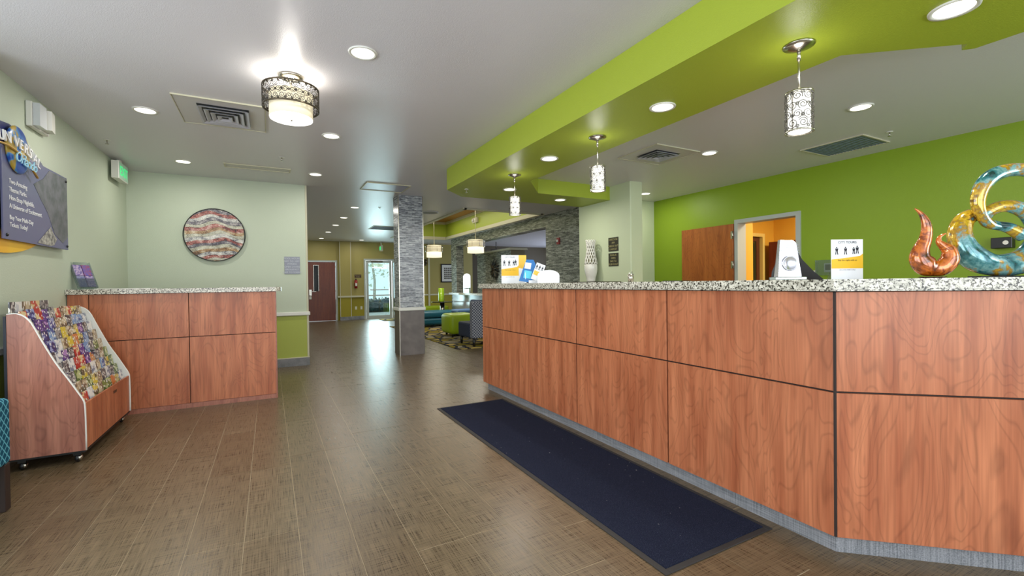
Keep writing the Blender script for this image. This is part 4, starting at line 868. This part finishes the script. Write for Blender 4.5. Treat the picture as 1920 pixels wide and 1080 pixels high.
displaycard('desk_sign', 'upright white and yellow card sign left of the copper sculpture', (2.545, 1.20, ZT), math.radians(-28), .158, .198, head='CITY TOURS')
displaycard('desk_sign', 'upright white and yellow card sign at the far end of the front desk', (2.36, 4.44, ZT), math.radians(-12), .20, .315, head='CITY TOURS')
fs = thing('display_board', 'yellow and white folded display behind the far desk sign', 'display', (2.57, 4.56, ZT), math.radians(-20)); B().box(-.10, .06, 0, .004, 0, .325).done('board', M_y, fs); B().profile([(-.10, 0), (.06, 0), (.06, .16), (-.10, .19)], 'y', -.001, -.0001).done('white_print', M_wcard, fs); b = B(); person_glyph(b, -.04, .03, .1); person_glyph(b, .01, .03, .09); b.done('figure_print', M_ink, fs)
lf = thing('leaflet_stand', 'blue pointed leaflet leaning beside the far desk sign', 'leaflet', (2.36, 4.10, ZT), math.radians(-30)); mb = Matrix.Translation((0, 0, .014)) @ Matrix.Rotation(math.radians(10), 4, 'Y') @ Matrix.Rotation(math.radians(-8), 4, 'X')
B().profile([(-.07, 0), (.045, 0), (.075, .04), (.075, .20), (.045, .245), (-.03, .235), (-.055, .1)], 'y', 0, .003).xf(mb).done('cover', mat('blue_cover', (40, 110, 180), .3), lf)
B().profile([(-.035, .14), (.03, .14), (.03, .205), (-.035, .205)], 'y', -.001, -.0002).xf(mb).done('pale_print', M_wcard, lf); B().profile([(-.03, .04), (.045, .04), (.05, .12), (-.03, .12)], 'y', -.001, -.0002).xf(mb).done('cyan_print', mat('cyan_print', (90, 200, 230), .3), lf)
B().profile([(0.004, 0), (0.004, .12), (.07, 0)], 'x', -.004, .004).done('easel', M_acrylic, lf)
lh = thing('leaflet_stand', 'white and yellow slanted leaflet box right of the blue leaflet', 'leaflet', (2.40, 3.98, ZT), math.radians(-28)); mb = Matrix.Rotation(math.radians(22), 4, 'Y')
B().profile([(-.06, 0), (.035, 0), (.035, .178), (-.06, .178)], 'y', 0, .02).xf(Matrix.Translation((0.015, 0, .025)) @ mb).done('box', M_wcard, lh); B().profile([(-.055, .05), (.03, .05), (.03, .095), (-.055, .095)], 'y', -.001, -.0002).xf(Matrix.Translation((0.015, 0, .025)) @ mb).done('yellow_band', M_y, lh)
b = B(); [person_glyph(b, x, .11, .05) for x in (-.045, -.015, .015)]; b.xf(Matrix.Translation((0.015, -.0008, .025)) @ mb).done('figure_print', M_ink, lh); B().box(-.06, .10, .021, .05, 0, .03).done('base', M_wcard, lh)
aw = thing('arched_panel', 'white arch-topped panel standing at the far end of the desk', 'panel', (2.47, 3.83, ZT), math.radians(-30)); B().profile([(-.11, 0), (.11, 0), (.11, .075)] + [(.11 * math.cos(a), .075 + .055 * math.sin(a)) for a in [i * PI / 12 for i in range(1, 12)]] + [(-.11, .075)], 'y', 0, .012).done('panel', M_wcard, aw); B().box(-.09, .09, .0125, .06, 0, .012).done('foot', M_wcard, aw)
# ribbed metal award
aw = thing('award_trophy', 'ribbed silver tapering award with round emblem on the front desk', 'trophy', (2.375, 1.395, ZT), math.radians(-32)); M_silver = mat('polished_silver', (196, 198, 208), .22, .85)
B().box(-.077, .077, -.038, .038, 0, .016, .003).done('base', M_acrylic, aw); B().box(-.074, .074, -.035, .035, .001, .014).done('base_core', M_white, aw)
b = B()
def taper(z): return .058 - .019 * z / .2
q = [(-taper(0), -.022, .0165), (taper(0), -.022, .0165), (taper(0), .022, .0165), (-taper(0), .022, .0165)]; t_ = [(-taper(.19) - .004, -.016, .207), (taper(.19) - .005, -.016, .188), (taper(.19) - .003, .016, .206), (-taper(.19), .016, .208)]
va = [b.bm.verts.new(x) for x in q]; vb = [b.bm.verts.new(x) for x in t_]
for i in range(4): b.bm.faces.new((va[i], va[(i + 1) % 4], vb[(i + 1) % 4], vb[i]))
b.bm.faces.new(va[::-1]); b.bm.faces.new(vb); b.done('body', M_silver, aw)
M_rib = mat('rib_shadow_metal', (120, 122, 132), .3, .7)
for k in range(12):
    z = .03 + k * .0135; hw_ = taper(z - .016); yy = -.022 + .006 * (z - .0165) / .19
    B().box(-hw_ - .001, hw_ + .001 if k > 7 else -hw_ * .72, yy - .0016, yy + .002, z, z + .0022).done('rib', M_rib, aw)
B().lathe([(.001, -.001), (.03, -.001), (.034, .003), (.037, .003), (.04, -.001), (.04, -.004)], n=32).xf(Matrix.Translation((.0, -.0235, .085)) @ Matrix.Rotation(PI / 2, 4, 'X')).done('emblem', M_silver, aw)
# black machine behind
bk = thing('desk_machine', 'black sloping machine housing behind the silver award', 'machine', (2.80, 1.60, ZT - .05), math.radians(-60))
B().profile([(-.13, 0), (.18, 0), (.15, .04), (.09, .10), (.035, .17), (-.01, .265), (-.08, .20), (-.12, .10)], 'y', -.06, .06).done('housing', M_black, bk); B().box(-.10, .14, -.07, .07, -.0, .008).done('base', M_black, bk)
sh = thing('staff_cabinet', 'cherry staff cabinet carrying the black machine behind the desk', 'cabinet', (0, 0, 0))
B().box(2.63, 3.1, 1.34, 2.2, 1.105, 1.1295, .002).done('top', M_wood, sh); B().box(2.64, 3.09, 1.35, 2.19, 0, 1.105).done('body', M_wood, sh)
# flat folder, pen cup, ledge and white vase
B().box(-.09, .09, -.06, .06, 0, .004).done('folder', M_black, label='thin dark folder lying flat on the front desk', cat='folder').matrix_basis = Matrix.Translation((2.33, 2.08, ZT)) @ Matrix.Rotation(.4, 4, 'Z')
pc = thing('pen_cup', 'small clear and steel cup on the desk below the wall corner', 'cup', (2.40, 2.58, ZT)); B().lathe([(.001, 0), (.021, 0), (.022, .06), (.02, .06), (.019, .003), (.001, .003)], n=20).done('cup', M_nickel, pc); B().tube([(.006, 0, .01), (.016, .004, .078)], .003, 6).done('pen', M_black, pc); B().tube([(-.006, 0, .01), (-.012, .004, .07)], .003, 6).done('pen', M_white, pc)
lg = thing('wall_ledge', 'narrow dark ledge on the pale wall carrying the white vase', 'shelf', (0, 0, 0)); B().box(4.22, 4.515, 5.05, 5.9, 1.165, 1.19, .003).done('board', M_darkmetal, lg)
va_ = thing('lattice_vase', 'tall white ceramic vase with pierced lattice neck', 'vase', (4.38, 5.58, 1.1902)); M_cer = mat('white_ceramic', (224, 222, 212), .2)
def vr(z): pts = [(0, .055), (.08, .085), (.2, .105), (.3, .098), (.4, .072), (.5, .058), (.58, .066), (.63, .072)]; 
vp = [(.001, 0), (.058, 0), (.07, .05), (.09, .13), (.1, .21), (.095, .27)]
B().lathe(spline(vp, 4), n=32).done('body', M_cer, va_)
vr_ = spline([(.095, .27), (.08, .36), (.066, .44), (.06, .52), (.068, .60), (.074, .64)], 5); NV = len(vr_)
b = B()
for k in range(12):
    for s_ in (-1, 1):
        b.tube([(r * math.cos(k * PI / 6 + s_ * i * .085), r * math.sin(k * PI / 6 + s_ * i * .085), z) for i, (r, z) in enumerate(vr_)], .0075, 5)
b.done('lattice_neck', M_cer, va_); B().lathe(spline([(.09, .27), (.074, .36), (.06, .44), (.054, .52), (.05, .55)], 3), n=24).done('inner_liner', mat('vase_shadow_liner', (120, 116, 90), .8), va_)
# thermostat, camera
th = thing('thermostat', 'thermostat in a clear lock box on the green wall', 'thermostat', (GX, 3.075, 1.325)); B().box(-.02, -.001, -.05, .05, -.055, .055, .003).done('body', M_greytrim, th); B().box(-.022, -.0205, -.035, .035, -.03, .04).done('screen', M_black, th); B().box(-.06, -.056, -.13, .13, -.095, .095).box(-.06, -.001, -.13, -.126, -.095, .095).box(-.06, -.001, .126, .13, -.095, .095).box(-.06, -.001, -.13, .13, .091, .095).done('lock_box', M_acrylic, th); B().box(-.062, -.03, .13, .15, -.06, -.03).done('lock', M_cream, th)
wc = thing('wall_speaker', 'small black device on the green wall behind the big sculpture', 'device', (GX, 1.56, 1.50)); B().box(-.09, -.001, -.07, .07, -.05, .05, .004).done('body', M_black, wc); B().cyl((0, 0), .02, 0, .005, 12).xf(Matrix.Translation((-.091, -.03, 0)) @ Matrix.Rotation(-PI / 2, 4, 'Y')).done('lens', M_nickel, wc)
# back room cupboard seen through the doorway
cb_ = thing('cabinet', 'dark brown wall cabinet in the orange back room', 'cabinet', (8.2, 4.55, 0)); B().box(-.3, -.001, -.5, .42, .9, 1.86, .003).done('body', M_woodfar, cb_); B().box(-.32, -.301, -.49, -.04, .91, 1.85, .003).done('door', M_woodfar, cb_); B().box(-.32, -.301, -.03, .41, .91, 1.85, .003).done('door', M_woodfar, cb_); B().box(-.335, -.3205, -.08, -.06, 1.3, 1.42).done('handle', M_nickel, cb_)
area('room_light', (7.3, 3.2, 2.6), (0, 0, -1), .9, .6, 75, (1, .88, .66))
area('room_light', (8.5, 12.2, 2.6), (0, 0, -1), .6, .6, 3, (1, .9, .75))

# sculptures, in a local frame: u along the angled desk edge, v up, depth behind
def uv(u, v, dd=0): return (u, dd, v)
ang = math.atan2(dv.y, dv.x)
s1 = Vector((2.585, .885, ZT))
cs = thing('copper_sculpture', 'glossy copper flame-shaped sculpture with two horns on the front desk', 'sculpture', s1, ang)
K = .00202
def loc2(px, py, z0=517, c=1745): return ((px - c) * K * .97, (z0 - py) * K * 1.18)
pth = [(1712, 387, 1.2), (1722, 395, 4), (1731, 408, 7.5), (1735, 425, 10), (1732, 445, 12), (1724, 463, 15.5), (1722, 480, 20), (1733, 494, 22.5), (1748, 499, 17.5), (1765, 497, 18), (1778, 484, 17.5), (1777, 468, 14), (1766, 458, 9), (1758, 450, 6), (1760, 441, 3.6), (1771, 435, 1.2)]
sp3 = spline([(*loc2(x, y), r * K) for x, y, r in pth], 6)
B().tube([(a, 0, max(c, e * .9)) for a, c, e in sp3], [e for a, c, e in sp3], 20, squash=(Vector((0, 1, 0)), .85)).done('body', M_patorange, cs)
B().cyl((0, 0), .038, 0, .006, 28, r2=.05).done('base', mat('dark_copper', (60, 28, 14), .3, .5), cs)
s2 = Vector((2.80, .735, ZT + .006)) + nv * -.07 + dv * .085
bs = thing('knot_sculpture', 'large glossy teal and gold looped knot sculpture at the right edge', 'sculpture', s2, ang)
K2 = .00232 / 3.857
def L2(x, y): return ((x - 905) * K2 * .92, (918 - y) * K2 * 1.04)
low = [(690, 470, 52, 12), (620, 520, 66, 8), (575, 610, 76, 0), (590, 710, 84, -6), (665, 795, 92, -8), (780, 838, 82, -6), (910, 838, 86, 0), (1040, 800, 90, 8), (1130, 705, 84, 12), (1135, 595, 66, 12), (1060, 490, 58, 6), (960, 440, 50, -2), (860, 424, 44, -6), (775, 448, 42, -6), (742, 495, 40, -2), (775, 535, 38, 4), (850, 556, 34, 8), (940, 575, 40, 12), (1040, 630, 50, 14)]
P3 = spline([(*L2(x, y), r * K2, d * .0022) for x, y, r, d in low], 6)
B().tube([(a, d, c) for a, c, r, d in P3], [r for a, c, r, d in P3], 20, squash=(Vector((0, 1, 0)), .9)).done('lower_loop', M_patblue, bs)
upl = [(860, 565, 26, 4), (780, 545, 34, 0), (705, 478, 40, -5), (676, 385, 46, -7), (705, 285, 52, -6), (780, 210, 54, -3), (880, 172, 50, 0), (1000, 165, 48, 4), (1110, 195, 50, 6), (1185, 280, 50, 6), (1195, 390, 48, 2), (1130, 480, 46, -3), (1030, 520, 40, -5)]
P4 = spline([(*L2(x, y), r * K2, d * .003) for x, y, r, d in upl], 6)
B().tube([(a, d, c) for a, c, r, d in P4], [r for a, c, r, d in P4], 20, squash=(Vector((0, 1, 0)), .8)).done('upper_loop', M_patblue, bs)
B().box(-.13, .13, -.04, .04, -.006, 0, .002).done('base', M_black, bs)
